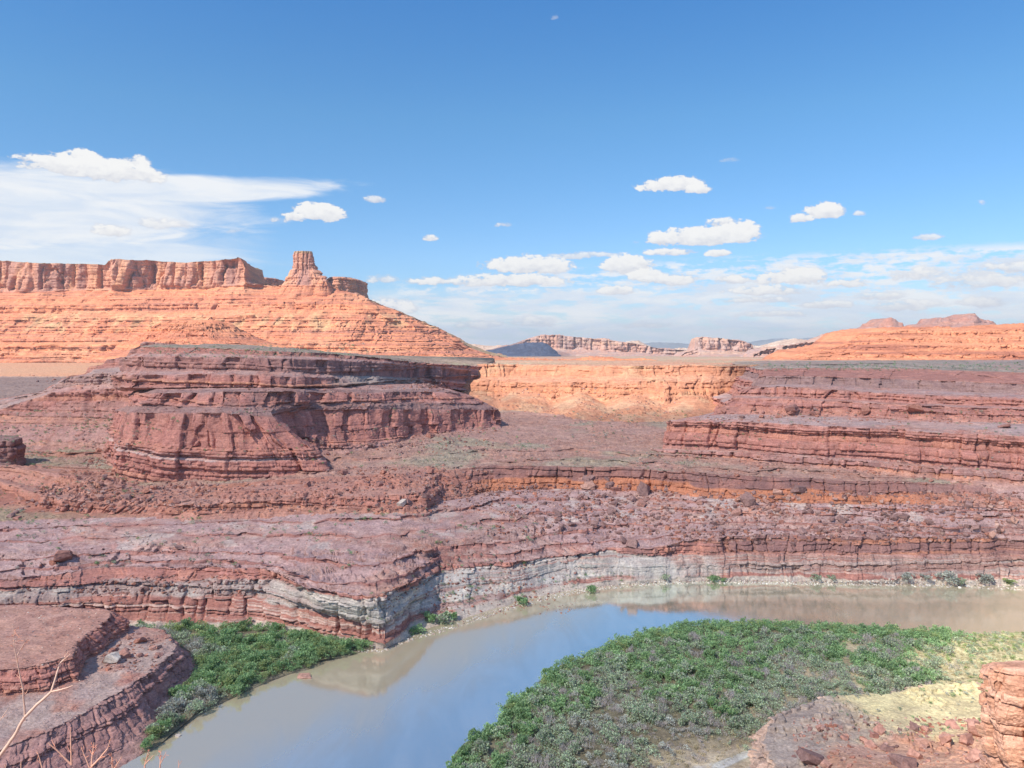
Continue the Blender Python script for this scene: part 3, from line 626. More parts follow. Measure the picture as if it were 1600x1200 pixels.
oc = [[np.array([a * k + c0, b * k + c1, z_]) for a, b in ((-70, 26), (-75, -5), (-50, -12), (-12, -14), (10, -6), (12, 8), (-6, 26))] for k, z_, c0, c1 in ((1.25, 40, -440, 640), (1.08, 50, -440, 640), (1.0, 57, -440, 641), (.93, 65, -441, 642), (.6, 66.5, -442, 643))]
landform('outcrop', oc, [.3, .6, 1, 1, 1, 1, .5], [.3, 1, 1, .2], [0] * 4, colour=lambda I: lerp(rock_colour(I), lin((.22, .14, .13)), .6), cell=1.6, seed=31, warp=.4, joint=8)

# ================================================================== right mesa
rm = [
 lv(('w', 330, 1250, 55), ('w', 250, 800, 50), (1000, 718, 640), (1040, 726, 610), (1200, 755, 563), (1400, 790, 523), (1600, 815, 478), (1900, 840, 445), ('w', 900, 500, 50), ('w', 1500, 1400, 55)),
 lv(('w', 330, 1250, 60), ('w', 240, 800, 56), (1008, 710, 652), (1040, 714, 630), (1200, 724, 588), (1400, 743, 541), (1600, 759, 498), (1900, 778, 462), ('w', 900, 520, 58), ('w', 1500, 1400, 58)),
 lv(('w', 330, 1245, 64), ('w', 238, 795, 62), (1012, 700, 656), (1044, 703, 634), (1200, 709, 594), (1400, 726, 549), (1600, 741, 505), (1900, 760, 468), ('w', 905, 525, 62), ('w', 1500, 1395, 62)),
 lv(('w', 330, 1240, 66), ('w', 225, 780, 64), (1034, 700, 662), (1042, 701, 642), (1200, 706, 600), (1400, 722, 556), (1600, 737, 512), (1900, 755, 474), ('w', 908, 530, 64), ('w', 1500, 1390, 64)),
 lv(('w', 335, 1235, 82), ('w', 228, 775, 80), (1040, 659, 664), (1050, 658, 646), (1200, 661, 606), (1400, 672, 562), (1600, 682, 518), (1900, 695, 482), ('w', 915, 540, 84), ('w', 1500, 1380, 84)),
 lv(('w', 345, 1220, 86), ('w', 252, 790, 84), (1104, 650, 690), (1118, 649, 670), (1210, 647, 650), (1400, 655, 615), (1600, 662, 560), (1900, 675, 520), ('w', 950, 590, 88), ('w', 1500, 1360, 88)),
 lv(('w', 350, 1215, 98), ('w', 262, 800, 94), (1140, 626, 705), (1150, 622, 690), (1212, 622, 666), (1400, 632, 625), (1600, 640, 572), (1900, 652, 530), ('w', 955, 600, 98), ('w', 1500, 1350, 98)),
 lv(('w', 352, 1212, 99), ('w', 266, 805, 97), (1148, 620, 712), (1158, 618, 698), (1214, 619, 676), (1400, 629, 636), (1600, 637, 584), (1900, 648, 540), ('w', 958, 606, 100), ('w', 1500, 1345, 100)),
 lv(('w', 355, 1210, 107), ('w', 270, 810, 104), (1158, 611, 718), (1170, 607, 704), (1216, 604, 684), (1400, 615, 644), (1600, 622, 592), (1900, 634, 550), ('w', 962, 612, 106), ('w', 1500, 1340, 106)),
 lv(('w', 365, 1195, 108), ('w', 282, 850, 106), (1178, 606, 790), (1190, 602, 775), (1240, 600, 760), (1400, 607, 735), (1600, 616, 665), (1900, 628, 600), ('w', 1000, 690, 107), ('w', 1500, 1320, 107)),
 lv(('w', 368, 1190, 114), ('w', 288, 860, 112), (1184, 590, 800), (1196, 587, 785), (1242, 587, 766), (1400, 592, 742), (1600, 600, 672), (1900, 612, 606), ('w', 1004, 696, 113), ('w', 1500, 1315, 113)),
 lv(('w', 370, 1185, 119), ('w', 292, 875, 117), (1195, 577, 850), (1206, 575.5, 850), (1250, 575, 830), (1400, 575.5, 815), (1600, 582, 740), (1900, 596, 630), ('w', 1010, 710, 119), ('w', 1500, 1310, 119)),
 lv(('w', 400, 1140, 120), ('w', 320, 940, 119.5), (1215, 572, 905), (1230, 570.5, 930), (1290, 569, 980), (1400, 567.5, 1000), (1600, 571, 900), (1900, 575, 850), ('w', 1080, 840, 120), ('w', 1450, 1260, 121)),
]
def rm_col(I):
    c = rock_colour(I, varnish=.7); gi = I['gi'][None]; x, y, z = I['x'], I['y'], I['z']; px = x / y * F + 800
    c = lerp(c, lin((.48, .22, .175)) * (1 + .2 * (I['rid'] - .5))[..., None], (((gi == 3)) * .45)[..., None])
    c = lerp(c, lin((.46, .215, .175)), (((gi == 5) | (gi == 7)) * .4)[..., None])
    t = sst(fbm(x / 26, y / 26, z / 8, 3, 602), -.15, .35)
    c = lerp(c, lin((.44, .33, .31)), (((gi == 4) * .75 + (gi == 8) * .3) * t)[..., None])
    c = lerp(c, lin((.265, .185, .175)) * (1 + .15 * fbm(x / 60, y / 60, I['zs'], 3, 603))[..., None], ((gi == 9) * .75)[..., None])
    c = lerp(c, lin((.42, .19, .145)), ((gi == 10) * .5)[..., None])
    c = lerp(c, lin((.36, .305, .25)) * (1 + .3 * fbm(x / 20, y / 50, 0, 4, 604))[..., None], ((gi == 11) * .9 * sst(fbm(x / 50, y / 14, 0, 4, 605), -.75, -.1))[..., None])
    return c
landform('mesa', rm, [.3, 1, 1, 1, 1, 1, .6, .15, .1, .15], [.1, .8, .1, 1, .05, 1, .3, 1, .05, .75, .8, .0], [.2, 0, .5, 0, .2, 0, .5, 0, .5, .0, 0, .8],
         colour=rm_col, cell=1.3, seed=33, warp=.6, joint=12, ledge=1.6, relief=1.5, smooth=.25)

# ================================================================== near-left spur
spur = [
 lv(('w', -500, 400, 0), ('w', -900, 250, 0), ('w', -500, 120, 0), ('w', -200, 186, 0), ('w', -160, 213, 0), ('w', -144, 240, 0), ('w', -135, 270, 0), ('w', -139, 299, 0), ('w', -140, 331, 0), ('w', -146, 347, 0), ('w', -166, 363, 0), ('w', -250, 388, 0)),
 lv(('w', -500, 398, 3), ('w', -900, 252, 3), ('w', -500, 130, 3), ('w', -203, 192, 4), ('w', -166, 219, 4), ('w', -149, 244, 3), ('w', -141, 273, 3), ('w', -143, 300, 3), ('w', -143, 330, 3), ('w', -150, 344, 3), ('w', -168, 359, 3), ('w', -250, 384, 3)),
 lv(('w', -500, 392, 13), ('w', -895, 255, 13), ('w', -500, 140, 14), ('w', -208, 214, 14), ('w', -177, 238, 14), ('w', -160, 262, 14), ('w', -153, 285, 14), ('w', -149, 300, 14), ('w', -149, 328, 13.5), ('w', -155, 339, 13), ('w', -170, 352, 13), ('w', -252, 378, 13)),
 lv(('w', -495, 385, 15), ('w', -890, 256, 15), ('w', -500, 210, 16), ('w', -232, 270, 16), ('w', -204, 277, 16), ('w', -184, 283, 16), ('w', -173, 294, 15.5), ('w', -179, 312, 15), ('w', -180, 335, 14.5), ('w', -181, 345, 14), ('w', -184, 352, 14), ('w', -255, 374, 14)),
 lv(('w', -495, 380, 20), ('w', -890, 257, 20), ('w', -498, 214, 20), ('w', -235, 272, 20), ('w', -206, 279, 20), ('w', -186, 285, 20), ('w', -175, 296, 19.5), ('w', -181, 313, 19), ('w', -182, 334, 19), ('w', -183, 344, 19), ('w', -187, 352, 19), ('w', -257, 370, 18)),
 lv(('w', -495, 376, 23.5), ('w', -890, 258, 23.5), ('w', -496, 218, 24), ('w', -238, 275, 24), ('w', -208, 281, 24), ('w', -188, 287, 24), ('w', -177, 298, 23.5), ('w', -183, 314, 23), ('w', -185, 333, 23), ('w', -187, 343, 23), ('w', -192, 350, 23), ('w', -260, 362, 22)),
 lv(('w', -490, 350, 24), ('w', -860, 260, 24), ('w', -490, 260, 25), ('w', -300, 300, 24.6), ('w', -280, 302, 24.6), ('w', -260, 305, 24.6), ('w', -250, 308, 24.3), ('w', -252, 315, 24), ('w', -256, 325, 24), ('w', -258, 332, 23.6), ('w', -262, 338, 23.5), ('w', -300, 345, 23)),
]
def spur_col(I):
    c = rock_colour(I, varnish=.25, soil=lin((.44, .27, .22))); gi = I['gi'][None]; x, y, z = I['x'], I['y'], I['z']
    c = lerp(c, lin((.43, .27, .25)) * (1 + .18 * (I['rid'] - .5))[..., None], ((gi <= 1) * .55)[..., None])
    c = lerp(c, lin((.45, .38, .345)), ((gi == 2) * .6 * sst(fbm(x / 11, y / 11, 0, 4, 612), -.5, .15))[..., None])
    c = lerp(c, lin((.49, .275, .215)) * (1 + .1 * fbm(x / 4, y / 2, 0, 3, 613))[..., None], ((gi == 5) * .7)[..., None])
    return c
landform('spur', spur, [.1, .1, .3, .9, 1, 1, 1, 1, 1, 1, .6, .2], [.2, 1, .1, .9, 1, .0], [0, 0, .4, 0, 0, .35], colour=spur_col, cell=1.4, seed=41, warp=.45, joint=9, slab=1.0, blocky=1.0, A=.6, lay=SMALL, lumps=.5, smooth=.35)

# ================================================================== near-right terrace under the viewer
tz = [
 lv(('w', 520, 330, -1), ('w', 205, 322, -1), ('w', 150, 306, -1), ('w', 112, 297, -1), ('w', 88, 280, -1), ('w', 82, 262, -1), ('w', 78, 240, -1), ('w', 70, 215, -1), ('w', 60, 150, 0), ('w', 200, 40, 0), ('w', 520, 40, 0)),
 lv(('w', 520, 327, 3), ('w', 205, 318, 3), ('w', 150, 302, 3), ('w', 113, 294, 3), ('w', 91, 279, 2), ('w', 85, 262, 2), ('w', 81, 240, 2), ('w', 73, 215, 3), ('w', 62, 150, 3), ('w', 200, 45, 3), ('w', 520, 45, 3)),
 lv(('w', 518, 312, 9.5), ('w', 197, 306, 9.5), ('w', 148, 296, 9.5), ('w', 124, 290, 9.8), ('w', 98, 277, 9.8), ('w', 89, 262, 10), ('w', 85, 243, 11), ('w', 77, 216, 12), ('w', 66, 152, 14), ('w', 200, 60, 60), ('w', 518, 60, 60)),
 lv(('w', 515, 300, 10.5), ('w', 197, 290, 10.6), ('w', 150, 280, 10.5), ('w', 130, 274, 10.5), ('w', 108, 266, 10.6), ('w', 97, 257, 11), ('w', 93, 241, 12), ('w', 85, 215, 16), ('w', 76, 155, 30), ('w', 200, 70, 64), ('w', 515, 70, 64)),
 lv(('w', 500, 262, 13), ('w', 190, 252, 13), ('w', 158, 250, 12.5), ('w', 140, 250, 12.5), ('w', 124, 248, 13), ('w', 110, 244, 14), ('w', 103, 235, 17), ('w', 98, 212, 23), ('w', 90, 160, 40), ('w', 210, 80, 66), ('w', 500, 80, 66)),
 lv(('w', 480, 200, 40), ('w', 190, 200, 37), ('w', 165, 200, 35), ('w', 150, 200, 33), ('w', 138, 200, 31), ('w', 125, 198, 30), ('w', 118, 190, 33), ('w', 112, 180, 36), ('w', 105, 160, 45), ('w', 220, 100, 66), ('w', 480, 100, 66)),
]
def tz_col(I):
    gi = I['gi'][None]; x, y, z = I['x'], I['y'], I['z']
    c = rock_colour(I, varnish=.1, soil=lin((.46, .28, .20)), red=lin((.45, .24, .18)))
    sand = lin((.58, .52, .30)) * (1 + .10 * fbm(x / 9, y / 5, 0, 4, 622))[..., None]
    grey = lin((.37, .31, .27)) * (1 + .12 * fbm(x / 12, y / 4, 0, 4, 623))[..., None]
    gx = sst(x + fbm(x / 14, y / 14, 0, 3, 624) * 12, 112, 146)
    s = lerp(grey, sand, gx[..., None])
    c = lerp(c, s, (((gi == 2) * .92 + (gi == 3) * .85 * (1 - sst(I['tt'][None] + .2 * fbm(x / 10, y / 10, 0, 3, 625), .55, .85))))[..., None])
    c = lerp(c, lin((.55, .44, .36)) * (1 + .2 * (I['rid'] - .5))[..., None], ((gi <= 1) * .6)[..., None])
    return c
landform('terrace', tz, [.1, .8, 1, 1, 1, 1, 1, .6, .2, .1, .15], [.5, 1, .0, .0, .12], [0, 0, .4, .3, .1], colour=tz_col, cell=1.3, maxseg=150, rowmax=130, seed=47, warp=.3, joint=5, slab=.4, smooth=.6, lumps=1.5, mat=M_SAND if False else M_NEAR)

# ================================================================== ground under everything, river, banks
def sheet(name, x0, x1, y0, y1, z, mat, kind='structure'):
    me = bpy.data.meshes.new(name); me.from_pydata([(x0, y0, z), (x1, y0, z), (x1, y1, z), (x0, y1, z)], [], [(0, 1, 2, 3)]); me.materials.append(mat)
    o = bpy.data.objects.new(name, me); C.objects.link(o); o['kind'] = kind; return o
def water_material():
    m = bpy.data.materials.new('muddy_water'); m.use_nodes = True; t = NT(m.node_tree)
    pos = t.new('ShaderNodeNewGeometry').outputs['Position']
    mp = t.new('ShaderNodeMapping'); t.l.new(pos, mp.inputs[0]); mp.inputs['Rotation'].default_value = (0, 0, R(-28)); mp.inputs['Scale'].default_value = (1, .35, 1)
    n1 = t.noise(mp.outputs[0], .05, 5, .6, .8); n2 = t.noise(pos, .35, 4, .6, .3); n3 = t.noise(pos, 2.2, 3, .6)
    c = t.mix(t.smooth(n1, .35, .65), (.120, .112, .075), (.165, .150, .105))
    b = t.new('ShaderNodeBump'); b.inputs['Strength'].default_value = .34; b.inputs['Distance'].default_value = .05
    t.l.new(t.math('ADD', t.math('MULTIPLY', n2, t.smooth(n1, .35, .7, .1, 1.0)), t.math('MULTIPLY', n3, .25)), b.inputs['Height'])
    p = t.new('ShaderNodeBsdfPrincipled'); t.l.new(c, p.inputs['Base Color']); t.l.new(t.smooth(n1, .4, .75, .03, .12), p.inputs['Roughness'])
    p.inputs['Specular IOR Level'].default_value = 0.0
    sp = t.new('ShaderNodeSeparateXYZ'); t.l.new(pos, sp.inputs[0])
    # distance from a line along the left bank
    dl = t.math('ADD', t.math('MULTIPLY', t.math('ADD', sp.outputs[0], 130.0), .77), t.math('MULTIPLY', t.math('SUBTRACT', sp.outputs[1], 262.0), -.64))
    dl = t.math('ADD', dl, t.math('MULTIPLY', t.math('SUBTRACT', n1, .5), 50.0))
    silt_and_sun = t.math('MAXIMUM', t.smooth(dl, 66.0, 4.0, 0.0, 1.0), t.smooth(t.math('ADD', sp.outputs[0], t.math('MULTIPLY', t.math('SUBTRACT', n1, .5), 60.0)), 70.0, 260.0, 0.0, .85))  # left bank silt; sunlit tan of the right reach put into the colour
    t.l.new(t.mix(silt_and_sun, c, (.31, .26, .18)), p.inputs['Base Color'])
    g = t.new('ShaderNodeBsdfGlossy'); g.inputs['Roughness'].default_value = .085; t.l.new(t.mix(silt_and_sun, (.70, .80, .78), (.34, .36, .33)), g.inputs['Color']); t.l.new(b.outputs[0], g.inputs['Normal'])
    mx = t.new('ShaderNodeAddShader'); t.l.new(p.outputs[0], mx.inputs[0]); t.l.new(g.outputs[0], mx.inputs[1])
    o = t.new('ShaderNodeOutputMaterial'); t.l.new(mx.outputs[0], o.inputs[0]); return m
M_WATER = water_material()
sheet('river', -900, 1500, 60, 620, 0.0, M_WATER)
bedm = bpy.data.materials.new('mud'); bedm.use_nodes = True; bedm.node_tree.nodes['Principled BSDF'].inputs['Base Color'].default_value = (.25, .17, .12, 1)
sheet('ground', -50000, 50000, -3000, 36000, -320.0, bedm)

def bank(name, outline, zt, colour, seed):
    o_ = np.array(outline, float); c0 = o_.mean(0)
    lv_ = []
    for z_, k in ((-1.2, 1.02), (.35, .985), (zt * .6, .93), (zt, .7), (zt + .3, .35)):
        q = c0 + (o_ - c0) * k; lv_.append([np.array([a, b, z_]) for a, b in q])
    return landform(name, lv_, [1] * len(outline), [0.05] * 4, [.1, .2, .3, .3], colour=colour, cell=2.2, maxseg=60, rowmax=110, seed=seed, warp=.12, slab=.15, lumps=.3, joint=5, smooth=.7)
def wp0(px, py): Y = E * F / (py - H0); return ((px - 800) * Y / F, Y)
def sandcol(I):
    x, y = I['x'], I['y']
    c = lerp(lin((.36, .29, .20)), lin((.47, .39, .28)), sst(fbm(x / 12, y / 12, 0, 4, 700), -.4, .4)[..., None])
    return lerp(c, lin((.24, .22, .15)), (sst(fbm(x / 6, y / 6, 0, 4, 701), .0, .5) * .6)[..., None])
LBANK = [wp0(228, 1178), wp0(262, 1148), wp0(300, 1125), wp0(350, 1098), wp0(400, 1075), wp0(450, 1055), wp0(486, 1046), wp0(500, 1034), wp0(540, 1028), wp0(575, 1017), wp0(600, 1006), (-100, 385), (-200, 410), (-200, 340), (-165, 250)]
RBANK = [(-34, 225), wp0(700, 1206), wp0(738, 1160), wp0(770, 1122), wp0(810, 1086), wp0(860, 1052), wp0(910, 1026), wp0(960, 1006), wp0(1010, 992), wp0(1060, 982), wp0(1150, 977), wp0(1250, 980), wp0(1350, 984), wp0(1450, 988), wp0(1600, 991), wp0(1800, 995), (700, 380), (700, 100), (60, 90), (-60, 150)]
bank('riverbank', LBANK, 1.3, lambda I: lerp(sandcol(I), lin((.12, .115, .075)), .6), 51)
def rsand(I):
    x, y = I['x'], I['y']; c = sandcol(I)
    px = x / y * F + 800; py = H0 + E * F / y
    d = np.hypot((x - 80) / 26, (y - 258) / 16) + .35 * fbm(x / 8, y / 8, 0, 4, 710)
    c = lerp(c, lin((.52, .52, .50)), ((1 - sst(d, .25, .8)) * sst(fbm(x / 3, y / 3, 0, 4, 711), -.35, .25))[..., None])
    c = lerp(c, lin((.10, .10, .065)), ((1 - sst(px + (py - 1000) * .8 + 60 * fbm(x / 20, y / 20, 0, 3, 712), 1120, 1330)) * sst(d, .7, 1.4) * .75)[..., None])
    return lerp(c, lin((.55, .51, .30)), (sst(px, 1250, 1450) * .75)[..., None])
bank('point_bar', RBANK, 1.6, rsand, 53)

# ================================================================== far mesas
def nodip(x): return x * 0
fc = np.concatenate([np.arange(-700, -20, 9.0), np.arange(-20, 790, 1.25)])
TOPL = [(-700, 404), (0, 408), (100, 411), (165, 414), (172, 407), (185, 405), (290, 410), (340, 407), (372, 404), (380, 405), (384, 418), (390, 430), (398, 444), (430, 446), (520, 446), (528, 448), (534, 455), (545, 456), (556, 457), (568, 462), (590, 474), (630, 490), (680, 512), (700, 523), (730, 540), (760, 553), (790, 560)]
BASE_C = [(-700, 452), (0, 456), (160, 453), (240, 452), (300, 450), (370, 447), (392, 446), (410, 447), (520, 448), (568, 463), (590, 475), (630, 491), (680, 513), (700, 524), (730, 541), (760, 554), (790, 561)]
def frac_guide(a, b, f, Y):
    pa = np.interp(fc, *np.array(a).T[:2]); pb = np.interp(fc, *np.array(b).T[:2]); py = pa + (pb - pa) * f
    return np.stack([(fc - 800) * Y / F, Y + 0 * fc, E - (py - H0) * Y / F], -1)
FOOT = [(-700, 575), (0, 573), (300, 570), (600, 566), (760, 563), (790, 562)]
Yb = np.interp(fc, [-700, 0, 400, 600, 790], [3500, 3500, 3500, 3500, 3600])
rec = np.interp(fc, [-700, -40, 0, 20, 60, 96, 104, 170, 178, 240, 300, 384, 392, 420, 560, 575, 790], [80, 80, 90, 40, 0, 40, 70, 70, -60, 30, 0, -40, 0, 60, 60, 0, 0])
FG = [frac_guide(FOOT, BASE_C, 0.0, Yb), frac_guide(FOOT, BASE_C, .18, Yb + 90), frac_guide(FOOT, BASE_C, .27, Yb + 130), frac_guide(FOOT, BASE_C, .30, Yb + 190), frac_guide(FOOT, BASE_C, .62, Yb + 420),
      frac_guide(FOOT, BASE_C, .72, Yb + 520), frac_guide(FOOT, BASE_C, .80, Yb + 545), frac_guide(FOOT, BASE_C, 1.0, Yb + 700 + rec),
      frac_guide(BASE_C, TOPL, 1.0, Yb + 735 + rec)]
back = FG[-1].copy(); back[:, 1] += 900; back[:, 0] *= 1.12; FG.append(back)
b2 = back.copy(); b2[:, 1] += 900; b2[:, 2] = 0; FG.append(b2)
rows = seg_rows(FG, 1.2, (fc > -20)); rows[-1] = 4; rows[-2] = 14
P, wc, wb, gi, tt = loft(FG, rows, [.8, .9, .6, .95, .5, .95, .55, .28, 0, 0], [0] * 10, blend=.15)
P2, I = displace(P, wc[None], wb[None], lay=FAR, A=4.2, seed=61, warp=1.0, joint=16, flute=0, dipf=nodip, ledge=1.6, lumps=.8, gi=gi)
# vertical flutes and alcoves on the high wall only
x, y, z = I['x'], I['y'], I['z']
cl = (gi[None] == 7) * 1.0
k1, k2, kid = voro(x / 75, y / 75, np.zeros_like(I['li']), 880)
k3, k4, kid2 = voro(x / 28, y / 28, np.zeros_like(I['li']), 884)
flv = ((kid - .5) * 50 + (kid2 - .5) * 20 - np.exp(-((k2 - k1) * 75 / 9) ** 2) * 22) * cl
P2[..., 1] -= flv * sst(tt[None] * (gi[None] == 7), 0, .15) * (1 - .6 * sst(tt[None] * (gi[None] == 7), .8, 1))
# gullies running down the slopes
gl = (gi[None] <= 6) * 1.0
gu = 1 - np.abs(fbm(x / 170, z / 900, 0, 3, 890)) * 2
P2[..., 1] += np.clip(gu, -1, 1) * 15 * gl * sst(gi[None] + tt[None], 0, 2)
FR, FO, FP = lin((.57, .22, .13)), lin((.68, .28, .145)), lin((.64, .45, .24))
def far_col(I, palez=(210, 330), scale=1.0, cliff=None):
    x, y, z, s = I['x'], I['y'], I['z'], I['seed']
    b = fbm(x / 900, y / 900, z / 9.0, 3, s + 1); b2 = fbm(x / 300, y / 300, z / 26.0, 3, s + 2)
    c = lerp(FR, FO, sst(b, -.5, .5)[..., None])
    b3 = fbm(x / 500, y / 500, z / 3.6, 3, s + 4)
    c = lerp(c, lin((.62, .36, .22)), (sst(b2, .2, .8) * .4)[..., None])
    c = lerp(c, lin((.40, .18, .125)), (sst(b3, .05, .5) * .5)[..., None])
    c = lerp(c, lin((.36, .17, .13)), (sst(-b, .25, .8) * .55)[..., None])
    g = fbm(x / 45, z / 200, y / 90, 4, s + 3)
    pz = sst(z + g * 40, palez[0], palez[0] + 30) * (1 - sst(z + g * 40, palez[1] - 30, palez[1]))
    c = lerp(c, FP, (pz * .6 * sst(g, -.2, .6))[..., None])
    if cliff is not None:
        v = fbm(x / 40, y / 60, z / 260, 4, s + 5)
        cc = lerp(lin((.56, .29, .20)), lin((.40, .22, .18)), sst(v, -.1, .6)[..., None])
        cc = lerp(cc, lin((.60, .32, .19)), (sst(-v, .1, .6) * .8)[..., None])
        c = lerp(c, cc, np.broadcast_to(cliff, x.shape)[..., None] * .9)
    return c
c = far_col(I, cliff=cl)
c = lerp(c, lin((.28, .27, .16)), (((gi[None] == 8) | ((gi[None] == 7) * (tt[None] > .95))) * sst(I['n'][..., 2], .5, .8) * .7)[..., None])
add_grid('far_mesa', P2, c, M_FAR)

def round_butte(name, cx, Y, levels, seed, A, lay=FAR, wcs=None, nst=14, colour=None, depth=1.0, cell=1.3, cl=None, **kw):
    """levels: (left px, right px, row)"""
    lv_ = []
    for (a, b, r) in levels:
        xa, xb = (a - 800) * Y / F, (b - 800) * Y / F; z = E - (r - H0) * Y / F
        mx, hx = (xa + xb) / 2, (xb - xa) / 2
        lv_.append([np.array([mx - hx * math.cos(t), Y - hx * depth * math.sin(t), z]) for t in np.arange(nst) / nst * 2 * math.pi])
    n = len(levels) - 1
    return landform(name, lv_, [1 if k < nst / 2 else .3 for k in range(nst)], wcs or [1] * n, [0] * n, mat=M_FAR, cell=cell, colour=colour, lay=lay, A=A, seed=seed, dipf=nodip, smooth=1.0, **kw)
def spire_col(I):
    t = np.broadcast_to(I['gi'][None] >= 2, I['x'].shape) * 1.0
    c = far_col(I, palez=(5000, 6000), cliff=t * .8 + .2)
    return lerp(c, lin((.30, .28, .17)), (np.broadcast_to(I['gi'][None] >= 8, I['x'].shape) * .5)[..., None])
round_butte('rock_tower', 474, 4240, [(424, 524, 480), (426, 522, 462), (438, 516, 447), (446, 511, 438), (452, 504, 428), (455.5, 496, 421), (456.5, 493, 413), (457, 491, 404), (458, 489.5, 396), (460, 488, 393)], 71, 3.4,
            wcs=[.5, .7, .9, 1, 1, 1, 1, 1, .6], colour=spire_col, joint=9, warp=.35, depth=.55, flute=.5, ledge=.35, blocky=.6)
round_butte('rock_fin', 503, 4200, [(488, 524, 470), (490, 518, 447), (494, 514, 440), (497, 511, 434), (499, 508, 431)], 72, 2.6, wcs=[.6, 1, 1, 1], colour=spire_col, joint=8, warp=.3, depth=.9)
round_butte('mesa_end', 545, 4600, [(505, 575, 476), (513, 571, 464), (516, 569, 458), (517, 567.5, 441), (519, 566, 438)], 73, 3.4, wcs=[.3, .8, 1, 1], colour=spire_col, joint=12, warp=.3, depth=3.0, flute=1.5)
round_butte('far_rim', 410, 5600, [(380, 446, 452), (384, 444, 447), (386, 442, 438.5), (388, 440, 437)], 74, 3.4, wcs=[.3, 1, 1], colour=spire_col, joint=14, warp=.3, depth=2.0, flute=1.5)
def hill_col(I): return far_col(I, palez=(5000, 6000))
round_butte('hill', 300, 2500, [(150, 560, 560), (190, 470, 548), (205, 420, 536), (222, 392, 524), (236, 376, 515), (250, 362, 507), (268, 345, 502), (290, 325, 500.5)], 75, 2.6, lay=MID, wcs=[.5, .85, .85, .85, .85, .85, .5], colour=hill_col, joint=12, depth=.8, warp=.7)

# right orange mesa
def strip_mesa(name, cols_, foot, crest, Yf, Yc, seed, A, lay, colour, cliff=None, ledges=6, steep=.62, wcliff=.85, flute=0, backd=600, capc=None, warp=.7, cell=1.25):
    foot = np.array(foot, float); crest = np.array(crest, float)
    pf = np.interp(cols_, foot[:, 0], foot[:, 1]); pc = np.interp(cols_, crest[:, 0], crest[:, 1]) - (3.0 if 4500 < Yf < 8000 and cliff or 'far' in colour.__name__ else 0)
    Gs = []; ws = []
    t_y = 0.0
    for (ff, yy) in (cliff or []):
        Y = Yf + (Yc - Yf) * yy; py = pf + (pc - pf) * ff
        Gs.append(np.stack([(cols_ - 800) * Y / F, Y + 0 * cols_, E - (py - H0) * Y / F], -1))
    for k in range(0 if cliff else ledges + 1):
        f = k / ledges
        for (ff, yy) in ((f, t_y),):
            Y = Yf + (Yc - Yf) * yy; py = pf + (pc - pf) * ff
            Gs.append(np.stack([(cols_ - 800) * Y / F, Y + 0 * cols_, E - (py - H0) * Y / F], -1))
        t_y += (1 - steep) / ledges * 2 if k % 2 == 0 else steep / ledges * 2
    ws = [wcliff if k % 2 == 0 else wcliff * .45 for k in range(ledges)] if not cliff else [.4] * (len(cliff) - 2) + [.5]
    b = Gs[-1].copy(); b[:, 1] += backd * .5; b[:, 2] -= 4; Gs.append(b); ws.append(0)
    b = b.copy(); b[:, 1] += backd; b[:, 2] = -170; Gs.append(b); ws.append(0)
    sink = (1 - sst(pf - pc, 3.0, 9.0)) * 70 * (Yf / 6000) * (1.0 if Yf > 4500 else 0.0)      # the ends of a far ridge go below the plain
    Gs = [q - np.stack([0 * sink, 0 * sink, sink], -1) for q in Gs]
    r = seg_rows(Gs, cell, (cols_ > -20) & (cols_ < 1620)); r[-1] = 4; r[-2] = 8
    P, wc, wb, gi, tt = loft(Gs, r, ws, [0] * len(ws), blend=.2)
    P2, I = displace(P, wc[None], wb[None], lay=lay, A=A, seed=seed, warp=warp, dipf=nodip, joint=13, flute=flute * (.35 if cliff else 1))
    if cliff:                                                     # buttresses and alcoves along the rim cliff
        x = I['x']; m_ = (gi[None] == len(cliff) - 2)
        k1, k2, kid = voro(x / 95, P[..., 1] / 95, np.zeros_like(I['li']), seed + 7); k3, k4, kid2 = voro(x / 38, P[..., 1] / 38, np.zeros_like(I['li']), seed + 8)
        P2[..., 1] -= ((kid - .5) * 60 + (kid2 - .5) * 25 - np.exp(-((k2 - k1) * 95 / 12) ** 2) * 22) * m_ * sst(tt[None], 0, .1)
    I['gi'] = gi; I['tt'] = tt
    return add_grid(name, P2, colour(I), M_FAR)
def orange_col(I):
    x, y, z = I['x'], I['y'], I['z']
    b = fbm(x / 400, y / 400, z / 8.0, 3, 900)
    c = lerp(lin((.54, .21, .115)), lin((.62, .27, .15)), sst(b, -.5, .5)[..., None])
    return lerp(c, lin((.34, .14, .10)), (sst(-b, .15, .6) * .7)[..., None])
mc = np.concatenate([np.arange(1215, 1625, 1.2), np.arange(1625, 2400, 10.0)])
strip_mesa('orange_mesa', mc, [(1215, 567), (1600, 573), (2400, 580)], [(1215, 566), (1235, 562), (1250, 554), (1262, 548), (1300, 542), (1322, 537), (1334, 529), (1346, 518), (1380, 512.5), (1400, 511), (1440, 510.5), (1500, 513), (1560, 509), (1600, 506), (2400, 496)],
           2200, 2600, 81, 3.0, make_layers(13, -200, 600, 3.0, 11.0), orange_col, ledges=10, steep=.8, warp=.35, wcliff=1.0)
def pink_col(I):
    x, y, z = I['x'], I['y'], I['z']; v = fbm(x / 60, y / 60, z / 300, 4, 910)
    c = lerp(lin((.50, .30, .235)), lin((.43, .30, .265)), sst(v, -.3, .4)[..., None])
    return lerp(c, lin((.60, .40, .28)), (sst(fbm(x / 500, y / 500, z / 25, 3, 911), .0, .6) * .5)[..., None])
def red_far(I): return pink_col(I) * np.array([.86, .72, .70])
